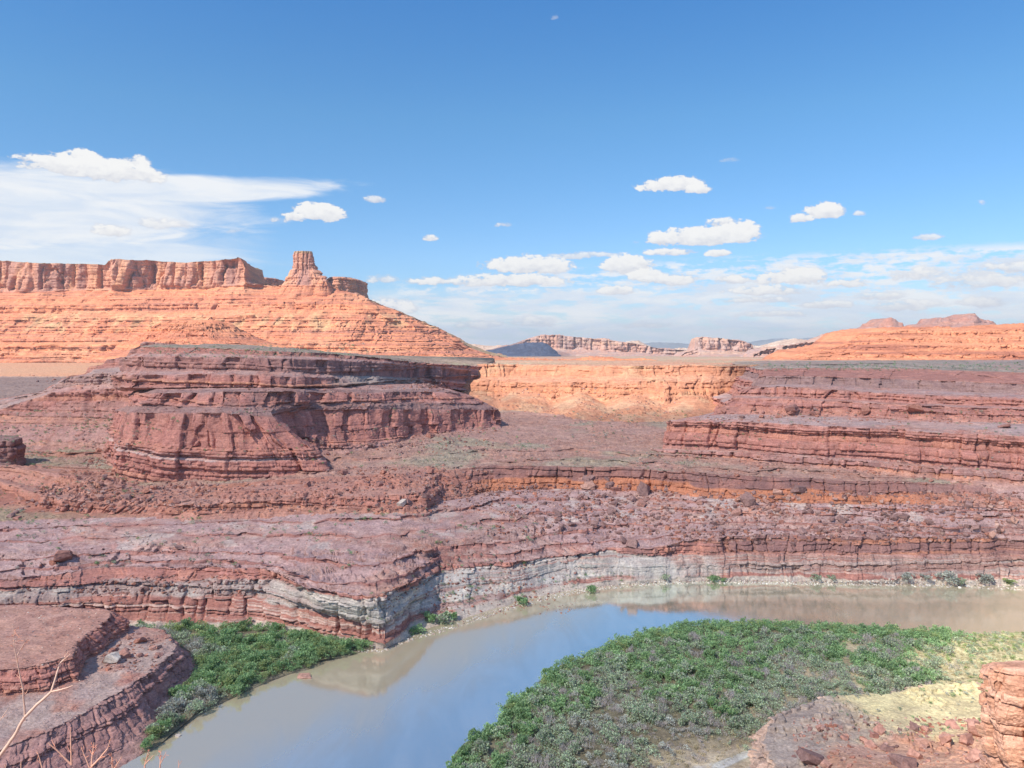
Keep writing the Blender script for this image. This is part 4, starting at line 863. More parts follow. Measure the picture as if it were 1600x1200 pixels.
def cream_col(I):
    x, y, z = I['x'], I['y'], I['z']; v = fbm(x / 120, y / 120, z / 40, 4, 915)
    return lerp(lin((.52, .37, .28)), lin((.60, .47, .37)), sst(v, -.3, .4)[..., None])
a_ = lambda a, b, s=1.2: np.arange(a, b, s)
strip_mesa('pink_mesa', a_(1165, 1420), [(1165, 561), (1420, 566)], [(1165, 560), (1180, 556), (1200, 549), (1240, 543), (1280, 537), (1296, 530), (1320, 524), (1345, 519), (1370, 515), (1420, 515)], 5000, 5400, 83, 7, FAR, pink_col, cliff=[(0, 0), (.18, .45), (.40, .85), (1, .92)], ledges=4, steep=.35, flute=2.2)
strip_mesa('table_mesa', a_(1060, 1235), [(1060, 559), (1235, 560)], [(1060, 556), (1085, 550), (1090, 547), (1092.5, 531), (1100, 529), (1112, 531), (1140, 533), (1165, 537), (1176, 540), (1178, 549), (1200, 553), (1235, 557)], 6500, 7000, 84, 7, FAR, pink_col, cliff=[(0, 0), (.18, .45), (.40, .85), (1, .92)], ledges=4, steep=.3, flute=2.2, warp=.4)
strip_mesa('long_mesa', a_(740, 1120), [(740, 558), (1120, 560)], [(740, 556), (775, 548), (800, 541), (820, 535), (838, 530), (850, 526.5), (880, 527), (900, 530), (940, 533), (980, 538), (1000, 541), (1020, 545), (1050, 549), (1080, 552), (1120, 558)], 7400, 7900, 85, 8, FAR, pink_col, cliff=[(0, 0), (.18, .45), (.40, .85), (1, .92)], ledges=4, steep=.35, flute=2.5)
strip_mesa('shadowed_hill', a_(745, 890), [(745, 558), (890, 559)], [(745, 556), (760, 549), (785, 543), (810, 538), (835, 535), (850, 536), (862, 541), (872, 550), (884, 557), (890, 558.5)], 6600, 7000, 86, 7, FAR, lambda I: lin((.13, .145, .20)) * (1 + .2 * fbm(I['x'] / 90, I['y'] / 90, 0, 4, 935))[..., None], ledges=2, steep=.5, wcliff=.3)  # cloud shadow and haze put into the hill's own blue-grey colour
strip_mesa('castle_butte', a_(1340, 1420), [(1340, 525), (1420, 526)], [(1340, 524), (1362, 516), (1372, 512), (1376, 507), (1382, 506), (1388, 501), (1393, 499.5), (1399, 502), (1404, 507), (1411, 507), (1413, 514), (1420, 522)], 5600, 5800, 87, 3, FAR, red_far, ledges=2, steep=.3, flute=1.0, warp=.2)
strip_mesa('pink_crest', a_(1410, 1600), [(1410, 525), (1600, 525)], [(1410, 522), (1430, 516), (1445, 510), (1464, 507), (1470, 500), (1482, 499), (1490, 501), (1505, 498), (1515, 495), (1524, 492.5), (1530, 500), (1540, 503), (1552, 505), (1560, 513), (1575, 511), (1600, 509)], 5800, 6100, 88, 3.5, FAR, red_far, ledges=3, steep=.5, flute=1.0, warp=.2)
strip_mesa('pale_domes', a_(960, 1100), [(960, 556), (1100, 556)], [(960, 552), (975, 538), (985, 534), (1000, 533), (1010, 537), (1020, 543), (1050, 547), (1062, 544), (1075, 545), (1090, 549), (1100, 553)], 9500, 9900, 89, 8, FAR, cream_col, ledges=2, steep=.6, wcliff=.35)
strip_mesa('cream_ridge', a_(1130, 1340), [(1130, 556), (1340, 556)], [(1130, 545), (1150, 536), (1165, 535), (1180, 540), (1200, 541), (1225, 535), (1245, 530), (1268, 532), (1290, 536), (1310, 541), (1340, 550)], 8500, 8900, 90, 8, FAR, cream_col, ledges=2, steep=.6, wcliff=.35)
strip_mesa('cream_ridge', a_(660, 840), [(660, 560), (840, 560)], [(660, 545), (690, 537), (730, 538), (770, 540), (805, 541), (840, 550)], 9000, 9400, 91, 8, FAR, cream_col, ledges=2, steep=.6, wcliff=.35)
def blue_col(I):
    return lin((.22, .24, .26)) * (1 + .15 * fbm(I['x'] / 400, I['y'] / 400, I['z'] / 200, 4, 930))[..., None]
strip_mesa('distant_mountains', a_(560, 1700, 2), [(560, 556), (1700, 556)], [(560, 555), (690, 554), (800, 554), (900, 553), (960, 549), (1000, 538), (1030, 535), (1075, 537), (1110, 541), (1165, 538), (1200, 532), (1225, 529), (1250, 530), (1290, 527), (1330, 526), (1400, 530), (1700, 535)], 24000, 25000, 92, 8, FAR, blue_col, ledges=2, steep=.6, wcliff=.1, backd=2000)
# low orange swells on the plain in front of the far mesas
strip_mesa('low_hills', a_(560, 1060), [(560, 571), (1060, 570)], [(560, 566), (620, 562), (700, 560.5), (760, 559), (800, 561), (860, 563), (900, 564), (925, 561), (945, 559), (965, 560), (985, 563), (1020, 562), (1040, 565), (1060, 569)], 1900, 2100, 93, 2.2, MID, hill_col, ledges=2, steep=.6, wcliff=.5)

# ================================================================== rock right beside the viewer, and the ledge the viewer stands on
TINY = make_layers(21, -10, 200, .6, 2.6)
def pil_col(I):
    x, y, z = I['x'], I['y'], I['z']
    c = lerp(lin((.50, .27, .185)), lin((.58, .34, .25)), sst(fbm(x / 1.5, y / 1.5, z / .8, 4, 940), -.4, .4)[..., None])
    return c * (1 + .14 * (I['rid'] - .5))[..., None]
pl_ = []
for (pa, z_, d) in ((1490, 40, -14), (1560, 98, -3), (1556, 108, 0), (1550, 114.5, 0), (1542, 117, 0), (1538, 119.4, 0), (1537.5, 121.3, 0), (1539, 122.6, .3), (1546, 123.3, 1.0), (1556, 123.6, 2)):
    k = (pa - 800) / F; dz = -1.6 if z_ > 119 else 0
    pl_.append([np.array(q, float) for q in ((k * 66 + 2, 67 - d, z_ + dz), (k * 64 + .6, 64.5 - d * .6, z_ + dz * .6), (k * 61.5, 61.5 - d * .2, z_), (k * 60 + .6, 59 + d * .4, z_), (k * 60 + 3, 57.5 + d, z_), (50, 57 + d, z_), (52, 62, z_), (50, 67 - d, z_ + dz))])
landform('rock_pillar', pl_, [.5, 1, 1, 1, 1, .6, .1, .2], [.5, .8, 1, 1, 1, 1, 1, .7, .3], [0] * 9, colour=pil_col, cell=1.4, lay=TINY, A=.24, seed=95, dipf=nodip, warp=.8, joint=9, blocky=.5, ledge=.4, part=.45, maxseg=260, smooth=.15, mat=rock_material('salmon_sandstone', .25))
vw = []
for (s_, z_) in ((2.6, 0), (1.9, 40), (1.3, 95), (1.04, 138), (1.0, 147.4), (.93, 147.9)):
    e = (s_ - 1)
    vw.append([np.array(q, float) for q in ((-60, -40 - e * 10, z_), (-60 - e * 20, 1.5 + e * 30, z_), (-20, 2.9 + e * 30, z_), (0, 3.0 + e * 26, z_), (10, 3.0 + e * 26, z_), (22, 6 + e * 30, z_ * .995), (48 + e * 2, 30 + e * 14, z_ * .92), (60 + e * 2, 56 + e * 5, min(z_, 118)), (100, 58, min(z_, 118)), (140, -40, min(z_, 140)))])
landform('viewpoint_ledge', vw, [.1, .2, .6, .6, .6, .4, .4, .2, .05, .05], [.6, .6, .8, 1, .1], [0] * 5, cell=5, A=.4, lay=SMALL, seed=97, dipf=nodip, warp=.3, colour=pil_col, maxseg=60, rowmax=40, lumps=.2)

# ================================================================== the clouds that shade the canyon and one far hill
def cloud_material():
    m = bpy.data.materials.new('cloud_white'); m.use_nodes = True; t = NT(m.node_tree)
    at = t.new('ShaderNodeVertexColor', layer_name='tint'); s = t.new('ShaderNodeSeparateColor'); t.l.new(at.outputs[0], s.inputs[0])
    pos = t.new('ShaderNodeNewGeometry').outputs['Position']
    n = t.noise(pos, .012, 5, .6)
    tr = t.new('ShaderNodeBsdfTransparent'); tl = t.new('ShaderNodeBsdfTranslucent'); tl.inputs[0].default_value = (.92, .92, .92, 1)
    d = t.new('ShaderNodeBsdfDiffuse'); d.inputs[0].default_value = (.92, .92, .92, 1)
    a = t.new('ShaderNodeMixShader'); a.inputs[0].default_value = .6; t.l.new(d.outputs[0], a.inputs[1]); t.l.new(tl.outputs[0], a.inputs[2])
    mx = t.new('ShaderNodeMixShader')
    f = t.smooth(t.math('ADD', s.outputs[0], t.math('MULTIPLY', t.math('SUBTRACT', n, .5), .5)), .12, .62, 0.0, CLOUD_BODY)
    t.l.new(f, mx.inputs[0]); t.l.new(tr.outputs[0], mx.inputs[1]); t.l.new(a.outputs[0], mx.inputs[2])
    o = t.new('ShaderNodeOutputMaterial'); t.l.new(mx.outputs[0], o.inputs[0]); return m
CLOUD_BODY = 0.27
M_CLOUD = cloud_material()
def pip(x, y, poly):
    ins = np.zeros(x.shape, bool); d = np.full(x.shape, 1e9); n = len(poly)
    for k in range(n):
        (x1, y1), (x2, y2) = poly[k], poly[(k + 1) % n]
        c_ = ((y1 > y) != (y2 > y)) & (x < (x2 - x1) * (y - y1) / (y2 - y1 + 1e-12) + x1); ins ^= c_
        t = np.clip(((x - x1) * (x2 - x1) + (y - y1) * (y2 - y1)) / ((x2 - x1) ** 2 + (y2 - y1) ** 2), 0, 1)
        d = np.minimum(d, np.hypot(x - x1 - t * (x2 - x1), y - y1 - t * (y2 - y1)))
    return np.where(ins, d, -d)
def cloud(name, poly, ground, height, soft, step, label):
    poly = [(a + sd[0] / sd[2] * (height - ground), b + sd[1] / sd[2] * (height - ground)) for a, b in poly]
    pa = np.array(poly); xs = np.arange(pa[:, 0].min() - soft, pa[:, 0].max() + soft, step); ys = np.arange(pa[:, 1].min() - soft, pa[:, 1].max() + soft, step)
    X, Y = np.meshgrid(xs, ys, indexing='ij'); d = pip(X, Y, poly); dn = d / soft
    inside = np.clip(dn + .5, 0, 1)
    th = (120 * np.sqrt(np.clip(inside, 0, 1)) + 1) * (.7 + .5 * fbm(X / 260, Y / 260, 0, 4, 960))
    v = []; co = np.stack([X, Y, height + th], -1); cb = np.stack([X, Y, height - th * .2], -1)
    nu, nv = X.shape; N = nu * nv
    I_, J_ = np.meshgrid(np.arange(nu - 1), np.arange(nv - 1), indexing='ij')
    a = (I_ * nv + J_); keep = np.maximum.reduce([inside[:-1, :-1], inside[1:, :-1], inside[:-1, 1:], inside[1:, 1:]]) > 0
    a = a[keep]; q = np.stack([a, a + nv, a + nv + 1, a + 1], -1); qb = q[:, ::-1] + N
    loops = np.concatenate([q, qb]).ravel()
    cc = np.ones((2 * N, 4), np.float32); cc[:, :3] = np.tile(inside.ravel(), 2)[:, None]
    me = bpy.data.meshes.new(name); mesh_from(me, np.concatenate([co.reshape(-1, 3), cb.reshape(-1, 3)]), loops, np.arange(len(loops) // 4) * 4, np.full(len(loops) // 4, 4), cc)
    me.materials.append(M_CLOUD); o = bpy.data.objects.new(name, me); C.objects.link(o)
    o['label'] = label; o['category'] = 'cloud'; return o
cloud('cloud', [(-2600, 2300), (-900, 2150), (-600, 1350), (-190, 1060), (-95, 960), (-40, 905), (40, 862), (150, 836), (220, 850), (290, 930), (380, 1150), (700, 1500), (2500, 1600), (2500, 600), (900, 560), (420, 500), (300, 440), (221, 393), (168, 350), (126, 310), (98, 268), (74, 215), (50, 150), (-20, 60), (-200, 40), (-2600, -100)],
      60, 1560, 75, 22, 'broad flat white cloud overhead that shades the canyon')
cloud('cloud', [(-420, 6100), (-100, 6050), (430, 6300), (500, 6900), (480, 7600), (0, 8000), (-500, 7800)], 100, 3600, 160, 45, 'smaller white cloud far off over the shaded blue hill')

# ================================================================== rocks, brush and plants: every one is dropped on the ground it stands on
bpy.context.view_layer.update()
DG = bpy.context.evaluated_depsgraph_get()
from mathutils import Vector
def ray(px, py):
    d = Vector(((px - 800) / F, 1.0, (H0 - py) / F)).normalized()
    hit, loc, nor, idx, ob, _ = sc.ray_cast(DG, Vector((0, 0, E)) + d * 8, d)
    return (loc, nor, ob.name) if hit else None
def down(x, y, z=60):
    hit, loc, nor, idx, ob, _ = sc.ray_cast(DG, Vector((x, y, z)), Vector((0, 0, -1)))
    return (loc, nor, ob.name) if hit else None

import bmesh
def rock_mesh(name, seed, flat=1.0, sub=2, cut=9, mat=None, amp=.07):
    """angular block: a rough ball cut by random planes, then pitted"""
    r = np.random.default_rng(seed); bm = bmesh.new()
    bmesh.ops.create_cube(bm, size=2.0)
    for v in bm.verts: v.co = Vector((v.co.x * r.uniform(.75, 1.1), v.co.y * r.uniform(.75, 1.1), v.co.z * r.uniform(.7, 1.05)))
    for _ in range(cut):
        n = Vector(r.normal(size=3)); n.normalize()
        g = bm.verts[:] + bm.edges[:] + bm.faces[:]
        res = bmesh.ops.bisect_plane(bm, geom=g, plane_co=n * r.uniform(.72, 1.12), plane_no=n, clear_outer=True)
        ed = [e for e in res['geom_cut'] if isinstance(e, bmesh.types.BMEdge)]
        if ed: bmesh.ops.contextual_create(bm, geom=ed)
    bmesh.ops.triangulate(bm, faces=bm.faces[:])
    if sub: bmesh.ops.subdivide_edges(bm, edges=bm.edges[:], cuts=sub, use_grid_fill=True)
    co = np.array([v.co[:] for v in bm.verts])
    d = fbm(co[:, 0] * 1.3 + seed, co[:, 1] * 1.3, co[:, 2] * 2.6, 3, seed) * amp if sub else np.zeros(len(co))
    for v, dd in zip(bm.verts, d): v.co = v.co * (1 + dd)
    for v in bm.verts: v.co.z *= flat
    bmesh.ops.triangulate(bm, faces=bm.faces[:])
    me = bpy.data.meshes.new(name); bm.to_mesh(me); bm.free()
    if mat: me.materials.append(mat)
    return me
def boulder_material(name, c1, c2):
    m = bpy.data.materials.new(name); m.use_nodes = True; t = NT(m.node_tree)
    oi = t.new('ShaderNodeObjectInfo'); pos = t.new('ShaderNodeNewGeometry').outputs['Position']
    n = t.noise(pos, .8, 5, .65)
    c = t.mix(oi.outputs['Random'], c1, c2); c = t.mix(1.0, c, t.mix(t.smooth(n, .3, .7), (.72, .7, .7), (1.25, 1.24, 1.22)), 'MULTIPLY')
    b = t.new('ShaderNodeBump'); b.inputs['Strength'].default_value = .7; b.inputs['Distance'].default_value = .25; t.l.new(n, b.inputs['Height'])
    p = t.new('ShaderNodeBsdfPrincipled'); t.l.new(c, p.inputs['Base Color']); p.inputs['Roughness'].default_value = .9; p.inputs['Specular IOR Level'].default_value = .15; t.l.new(b.outputs[0], p.inputs['Normal'])
    o = t.new('ShaderNodeOutputMaterial'); t.l.new(p.outputs[0], o.inputs[0]); return m
B_RED = boulder_material('boulder_red', (.44, .20, .14), (.33, .17, .145))
B_DARK = boulder_material('boulder_dark', (.25, .15, .135), (.33, .20, .18))
B_PALE = boulder_material('boulder_pale', (.62, .55, .47), (.50, .42, .37))
B_PINK = boulder_material('boulder_pink', (.47, .27, .21), (.40, .21, .17))
rocks = {}
for key, mt in (('red', B_RED), ('dark', B_DARK), ('pale', B_PALE), ('pink', B_PINK)):
    rocks[key] = [rock_mesh('boulder', 100 + k, mat=mt, cut=7 + k % 5) for k in range(7)]
def boulder(px, py, width, key, label, group=None, flat=.8, sink=.25, var=None, rot=None, tilt=.5, elong=1.0):
    h = ray(px, py)
    if not h: return None
    loc = h[0]; s = width / 2
    o = bpy.data.objects.new('boulder', rocks[key][var if var is not None else random.randrange(7)]); C.objects.link(o)
    o.scale = (s * elong, s * random.uniform(.7, 1.0), s * flat); o.rotation_euler = (random.uniform(-tilt, tilt), random.uniform(-tilt, tilt), random.uniform(0, 6.28) if rot is None else rot)
    o.location = (loc.x, loc.y, loc.z + s * flat * (1 - 2 * sink) * .8)
    o['label'] = label; o['category'] = 'boulder'
    if group: o['group'] = group
    return o
def px2m(px, py, n):
    h = ray(px, py); return n * h[0].y / F if h else 1
# single boulders one can point at
for px, py, n, key, lab, kw in [
    (100, 874, 24, 'red', 'large upright rust-red boulder standing alone on the bench above the left river wall', dict(flat=.75, elong=1.3, sink=.15)),
    (83, 882, 11, 'red', 'small pinkish block lying at the left foot of the big rust-red boulder', {}),
    (280, 856, 12, 'dark', 'dark red-brown boulder alone on the smooth purple bench above the river wall', dict(flat=.6)),
    (988, 853, 17, 'dark', 'broken dark boulder sitting above the grey ledge where the rim ends', dict(flat=.95, sink=.12)),
    (974, 846, 13, 'dark', 'tilted dark slab leaning beside the broken boulder above the grey ledge', dict(flat=.4, tilt=1.0, sink=.1)),
    (1168, 787, 23, 'dark', 'big dark grey boulder below the orange band of the middle cliff', dict(flat=.75, sink=.15)),
    (1160, 778, 22, 'pink', 'long flat pinkish slab resting just behind the big dark grey boulder', dict(flat=.28, elong=1.2, sink=.1)),
    (1152, 803, 16, 'pink', 'rounded purplish boulder just below the big dark grey one', dict(flat=.7)),
    (628, 790, 13, 'pale', 'cream white block beside a dark one on the bench left of centre', dict(flat=.8, sink=.1, tilt=.9)),
    (636, 786, 14, 'dark', 'dark block touching the cream white block on the bench', dict(flat=.7, tilt=.8)),
    (581, 580, 6, 'pale', 'small pale rounded boulder perched under the upper cliff of the left butte', dict(flat=1.0, sink=.05)),
    (177, 1034, 20, 'pale', 'square cream white block lying on the lower shelf of the near-left spur', dict(flat=.85, sink=.15, tilt=.6)),
    (167, 1034, 12, 'dark', 'dark block pressed against the left side of the square cream white block', dict(sink=.2)),
    (219, 1003, 15, 'red', 'dark rounded boulder on the pink shelf near the tip of the spur', dict(flat=.6, sink=.15)),
    (193, 1026, 18, 'pink', 'reddish block just right of the square cream white block on the spur', dict(flat=.7)),
    (476, 1057, 20, 'pink', 'flat pinkish slab at the water edge off the green left bank', dict(flat=.2, elong=1.2, sink=.25, tilt=.05, rot=0)),
    (278, 1150, 8, 'pale', 'small pale stone in the shallow water beside the left bank', dict(flat=.4, tilt=.1)),
    (1005, 772, 20, 'dark', 'tall tilted dark slab leaning against the middle cliff band', dict(flat=1.1, sink=.1, tilt=.5)),
    (915, 757, 26, 'pink', 'long slab tipped down the slope below the dark rim left of the tall tilted slab', dict(flat=.4, elong=1.3, tilt=.8, sink=.1)),
    (1250, 768, 20, 'dark', 'broad dark block fallen from the middle cliff band below its right part', dict(flat=.6, elong=1.3, sink=.2, tilt=.15)),
    (1002, 790, 14, 'pink', 'blocky pinkish boulder just below the tall tilted dark slab', {}),
    (672, 683, 14, 'red', 'rounded red boulder at the foot of the butte wing', dict(flat=.7)),
    (480, 950 - 190, 12, 'red', 'red block at the right foot of the main butte cliff', {}),
    (1237, 643, 17, 'red', 'rounded red block at the left end of the boulder row on the right mesa', dict(flat=.8, sink=.1)),
    (1352, 645, 15, 'red', 'leaning red block midway along the boulder row on the right mesa', dict(flat=.95, sink=.1)),
    (1428, 640, 20, 'red', 'broad red block in the middle tier of the right mesa', dict(flat=.7, sink=.2, tilt=.2)),
    (1570, 668, 18, 'red', 'flat rusty slab lying on the grey scree shelf of the right mesa', dict(flat=.3, sink=.2)),
    (1522, 1147, 26, 'pink', 'pointed salmon boulder beside the foot of the near rock pillar', dict(flat=1.1, sink=.1)),
    (1508, 1160, 22, 'pink', 'squat salmon boulder in front of the pointed one near the pillar', dict(sink=.2)),
    (1438, 1163, 18, 'pink', 'reddish round-topped boulder alone on the sunlit orange slope', dict(flat=.8)),
    (1366, 1152, 14, 'red', 'rust boulder with a dark side above the rubble on the near terrace', dict(flat=.9)),
    (1386, 1172, 17, 'dark', 'dark brown boulder half shaded on the near terrace slope', dict(flat=.7)),
    (1415, 1196, 36, 'dark', 'large dark reddish boulder cut by the bottom edge on the near terrace', dict(flat=.6, elong=1.2)),
    (1524, 1190, 22, 'pink', 'blocky salmon boulder with a shaded side at the bottom near the pillar', dict(flat=1.0)),
    (1490, 1138, 22, 'pink', 'thin flat slab on the sunlit terrace slope left of the pointed boulder', dict(flat=.16, elong=1.3, sink=.1)),
    (1268, 1190, 44, 'dark', 'broad dark ledge block at the lower left of the near terrace slope', dict(flat=.5, elong=1.2)),
]:
    boulder(px, py, px2m(px, py, n), key, lab, **kw)
# fallen blocks, grouped by the place they fell
clusters = [
    ((505, 760, 735, 765), 20, (5, 12), 'red', 'red block among the fallen rocks right of the butte foot', 'fallen blocks right of the butte foot'),
    ((905, 1045, 745, 792), 26, (6, 18), 'dark', 'dark angular slab in the rockfall against the middle cliff band', 'slabs in the central rockfall'),
    ((845, 962, 798, 826), 22, (6, 15), 'dark', 'dark block in the heap on the lower bench left of centre right', 'blocks in the dark heap on the bench'),
    ((1040, 1250, 770, 802), 24, (6, 14), 'pink', 'purplish block on the slope under the orange band', 'blocks under the orange band'),
    ((1250, 1600, 785, 842), 40, (6, 15), 'dark', 'dark angular block in the rubble field at the right edge', 'blocks of the right rubble field'),
    ((70, 330, 758, 796), 28, (6, 15), 'red', 'red block in the rubble on the plinth under the left butte', 'blocks on the plinth of the butte'),
    ((132, 205, 705, 748), 12, (6, 11), 'red', 'red block on the slope at the left end of the butte', 'blocks left of the butte'),
    ((0, 60, 745, 830), 9, (7, 14), 'dark', 'dark block on the olive flat at the left edge', 'blocks on the left flat'),
    ((500, 640, 692, 712), 14, (5, 10), 'dark', 'dark red block at the foot of the butte wing', 'blocks under the butte wing'),
    ((1110, 1350, 640, 655), 16, (5, 12), 'red', 'red block on the scree shelf at the left end of the mesa tier', 'blocks on the mesa shelf'),
    ((1060, 1600, 716, 752), 18, (5, 10), 'red', 'small red block on the apron below the mesa cliff', 'blocks below the mesa cliff'),
    ((160, 262, 995, 1040), 14, (6, 13), 'pink', 'pinkish block on the lower shelf of the near-left spur', 'blocks on the spur shelf'),
    ((1260, 1540, 1135, 1198), 22, (7, 18), 'pink', 'weathered block on the near terrace slope', 'blocks on the near terrace'),
    ((150, 420, 903, 925), 12, (5, 10), 'dark', 'block lodged in the scree under the left river rim', 'blocks under the river rim'),
    ((400, 850, 770, 800), 14, (4, 9), 'red', 'lone reddish block on the upper part of the purple bench', 'scattered blocks on the bench'),
]
for (x0, x1, y0, y1), n, (a, b), key, lab, grp in clusters:
    for _ in range(n):
        px, py = random.uniform(x0, x1), random.uniform(y0, y1)
        boulder(px, py, px2m(px, py, a + (b - a) * random.random() ** 1.8), key if random.random() < .75 else random.choice(['red', 'dark', 'pink']), lab, grp, flat=random.uniform(.4, .95), sink=random.uniform(.12, .35))

def merge_rocks(name, pts, sizes, mats, seed, tint, flat=(.4, .9), label=None):
    """one mesh of many small stones nobody could count"""
    r = np.random.default_rng(seed); base = [rock_mesh('tmp', 300 + k, sub=0, cut=6) for k in range(6)]
    V, Fc = [], []
    for m in base:
        v = np.array([q.co[:] for q in m.vertices]); f = np.array([list(p.vertices) for p in m.polygons]); V.append(v); Fc.append(f)
    for m in base: bpy.data.meshes.remove(m)
    vs, ls, cs, off = [], [], [], 0
    for p, s in zip(pts, sizes):
        k = r.integers(6); a, b_ = r.uniform(0, 6.28), r.uniform(-.5, .5)
        ca, sa, cb, sb = math.cos(a), math.sin(a), math.cos(b_), math.sin(b_)
        M = np.array([[ca, -sa, 0], [sa, ca, 0], [0, 0, 1]]) @ np.array([[1, 0, 0], [0, cb, -sb], [0, sb, cb]])
        v = (V[k] * np.array([1, r.uniform(.6, 1), r.uniform(*flat)])) @ M.T * s + p
        vs.append(v); ls.append(Fc[k] + off); off += len(v)
        c_ = tint[r.integers(len(tint))]; cs.append(np.tile(np.append(np.array(c_) * r.uniform(.8, 1.2), 1), (len(v), 1)))
    vs = np.concatenate(vs); L = np.concatenate(ls).ravel(); n = len(L) // 3
    me = bpy.data.meshes.new(name); mesh_from(me, vs, L, np.arange(n) * 3, np.full(n, 3), np.concatenate(cs), smooth=False)
    me.materials.append(mats); o = bpy.data.objects.new(name, me); C.objects.link(o); o['kind'] = 'stuff'
    if label: o['label'] = label
    return o
def scatter(regions, seed):
    r = np.random.default_rng(seed); pts, sz, nm = [], [], []
    for (x0, x1, y0, y1, n, a, b) in regions:
        nx = max(1, int(n / 14)); cx = r.uniform(x0, x1, nx); cy = r.uniform(y0, y1, nx)
        for _ in range(n):
            if r.random() < .65:
                k = r.integers(nx); px, py = cx[k] + r.normal() * 16, cy[k] + r.normal() * 5
            else: px, py = r.uniform(x0, x1), r.uniform(y0, y1)
            if not (x0 <= px <= x1 and y0 <= py <= y1): continue
            h = ray(px, py)
            if not h: continue
            if h[1].z < .35: continue
            pts.append(np.array(h[0][:])); sz.append((a + (b - a) * r.random() ** 3) * h[0].y / F / 2); nm.append(h[2])
    return pts, sz, nm
p_, s_, _ = scatter([(0, 60, 740, 860, 60, 2, 6), (60, 340, 756, 800, 800, 2, 7), (200, 520, 752, 800, 500, 2, 6), (500, 770, 730, 800, 1000, 2, 7), (760, 1050, 755, 835, 1300, 2, 8), (1040, 1600, 768, 850, 2600, 2, 8),
                     (130, 210, 690, 760, 260, 2, 6), (480, 780, 668, 712, 420, 2, 5), (1000, 1600, 705, 760, 500, 2, 5), (1100, 1600, 640, 662, 360, 2, 5), (100, 420, 900, 930, 500, 2, 6), (0, 200, 905, 945, 120, 2, 6),
                     (600, 900, 880, 960, 500, 2, 5), (0, 900, 800, 890, 420, 1.5, 4), (0, 200, 580, 700, 160, 2, 5), (640, 700, 594, 606, 90, 3, 8), (150, 270, 985, 1050, 260, 2, 7), (1240, 1545, 1120, 1200, 620, 2, 8), (780, 1060, 600, 660, 260, 2, 4), (330, 760, 600, 640, 420, 2, 5)], 5)
merge_rocks('rubble', p_, s_, M_NEAR, 6, [(.42, .19, .14), (.30, .17, .15), (.38, .24, .21), (.46, .30, .25), (.25, .15, .135), (.43, .2, .14)], label='loose rubble of small red and brown stones on the benches and slopes')
# pale stones along the far waterline
sp_ = []; ss_ = []; r_ = np.random.default_rng(9)
sh = np.array(SHORE, float)
for _ in range(1500):
    px = 560 + 1060 * r_.random(); wide = 2 + 8 * max(0, math.sin((px - 1330) / 120) if 1330 < px < 1560 else 0)
    py = np.interp(px, sh[:, 0], sh[:, 1]) - r_.random() ** 1.5 * (5 + wide) + .5
    h = ray(px, py)
    if h: sp_.append(np.array(h[0][:])); ss_.append(r_.uniform(1.2, 4.2 if wide > 4 else 3.2) * h[0].y / F / 2)
merge_rocks('shore_stones', sp_, ss_, M_NEAR, 10, [(.66, .60, .52), (.56, .48, .41), (.72, .68, .62), (.45, .33, .28)], label='pale stones strewn along the far waterline')
p_, s_, _ = scatter([(0, 200, 945, 1045, 500, 1.2, 3.2), (0, 250, 1040, 1130, 120, 1.5, 4)], 15)
merge_rocks('gravel', p_, s_, M_NEAR, 16, [(.52, .33, .27), (.44, .25, .2), (.62, .5, .42)], label='scattered small stones on top of the near-left spur')

# ------------------------------------------------------------------ plants
def leaf_material(name):
    m = bpy.data.materials.new(name); m.use_nodes = True; t = NT(m.node_tree)
    at = t.new('ShaderNodeVertexColor', layer_name='tint'); oi = t.new('ShaderNodeObjectInfo')
    hv = t.new('ShaderNodeHueSaturation'); t.l.new(at.outputs[0], hv.inputs['Color']); t.l.new(t.math('MULTIPLY_ADD', oi.outputs['Random'], .3, .85), hv.inputs['Value'])
    d = t.new('ShaderNodeBsdfDiffuse'); tr = t.new('ShaderNodeBsdfTranslucent'); t.l.new(hv.outputs[0], d.inputs[0]); t.l.new(hv.outputs[0], tr.inputs[0])
    mx = t.new('ShaderNodeMixShader'); mx.inputs[0].default_value = .42; t.l.new(d.outputs[0], mx.inputs[1]); t.l.new(tr.outputs[0], mx.inputs[2])
    o = t.new('ShaderNodeOutputMaterial'); t.l.new(mx.outputs[0], o.inputs[0]); return m
M_LEAF = leaf_material('foliage')
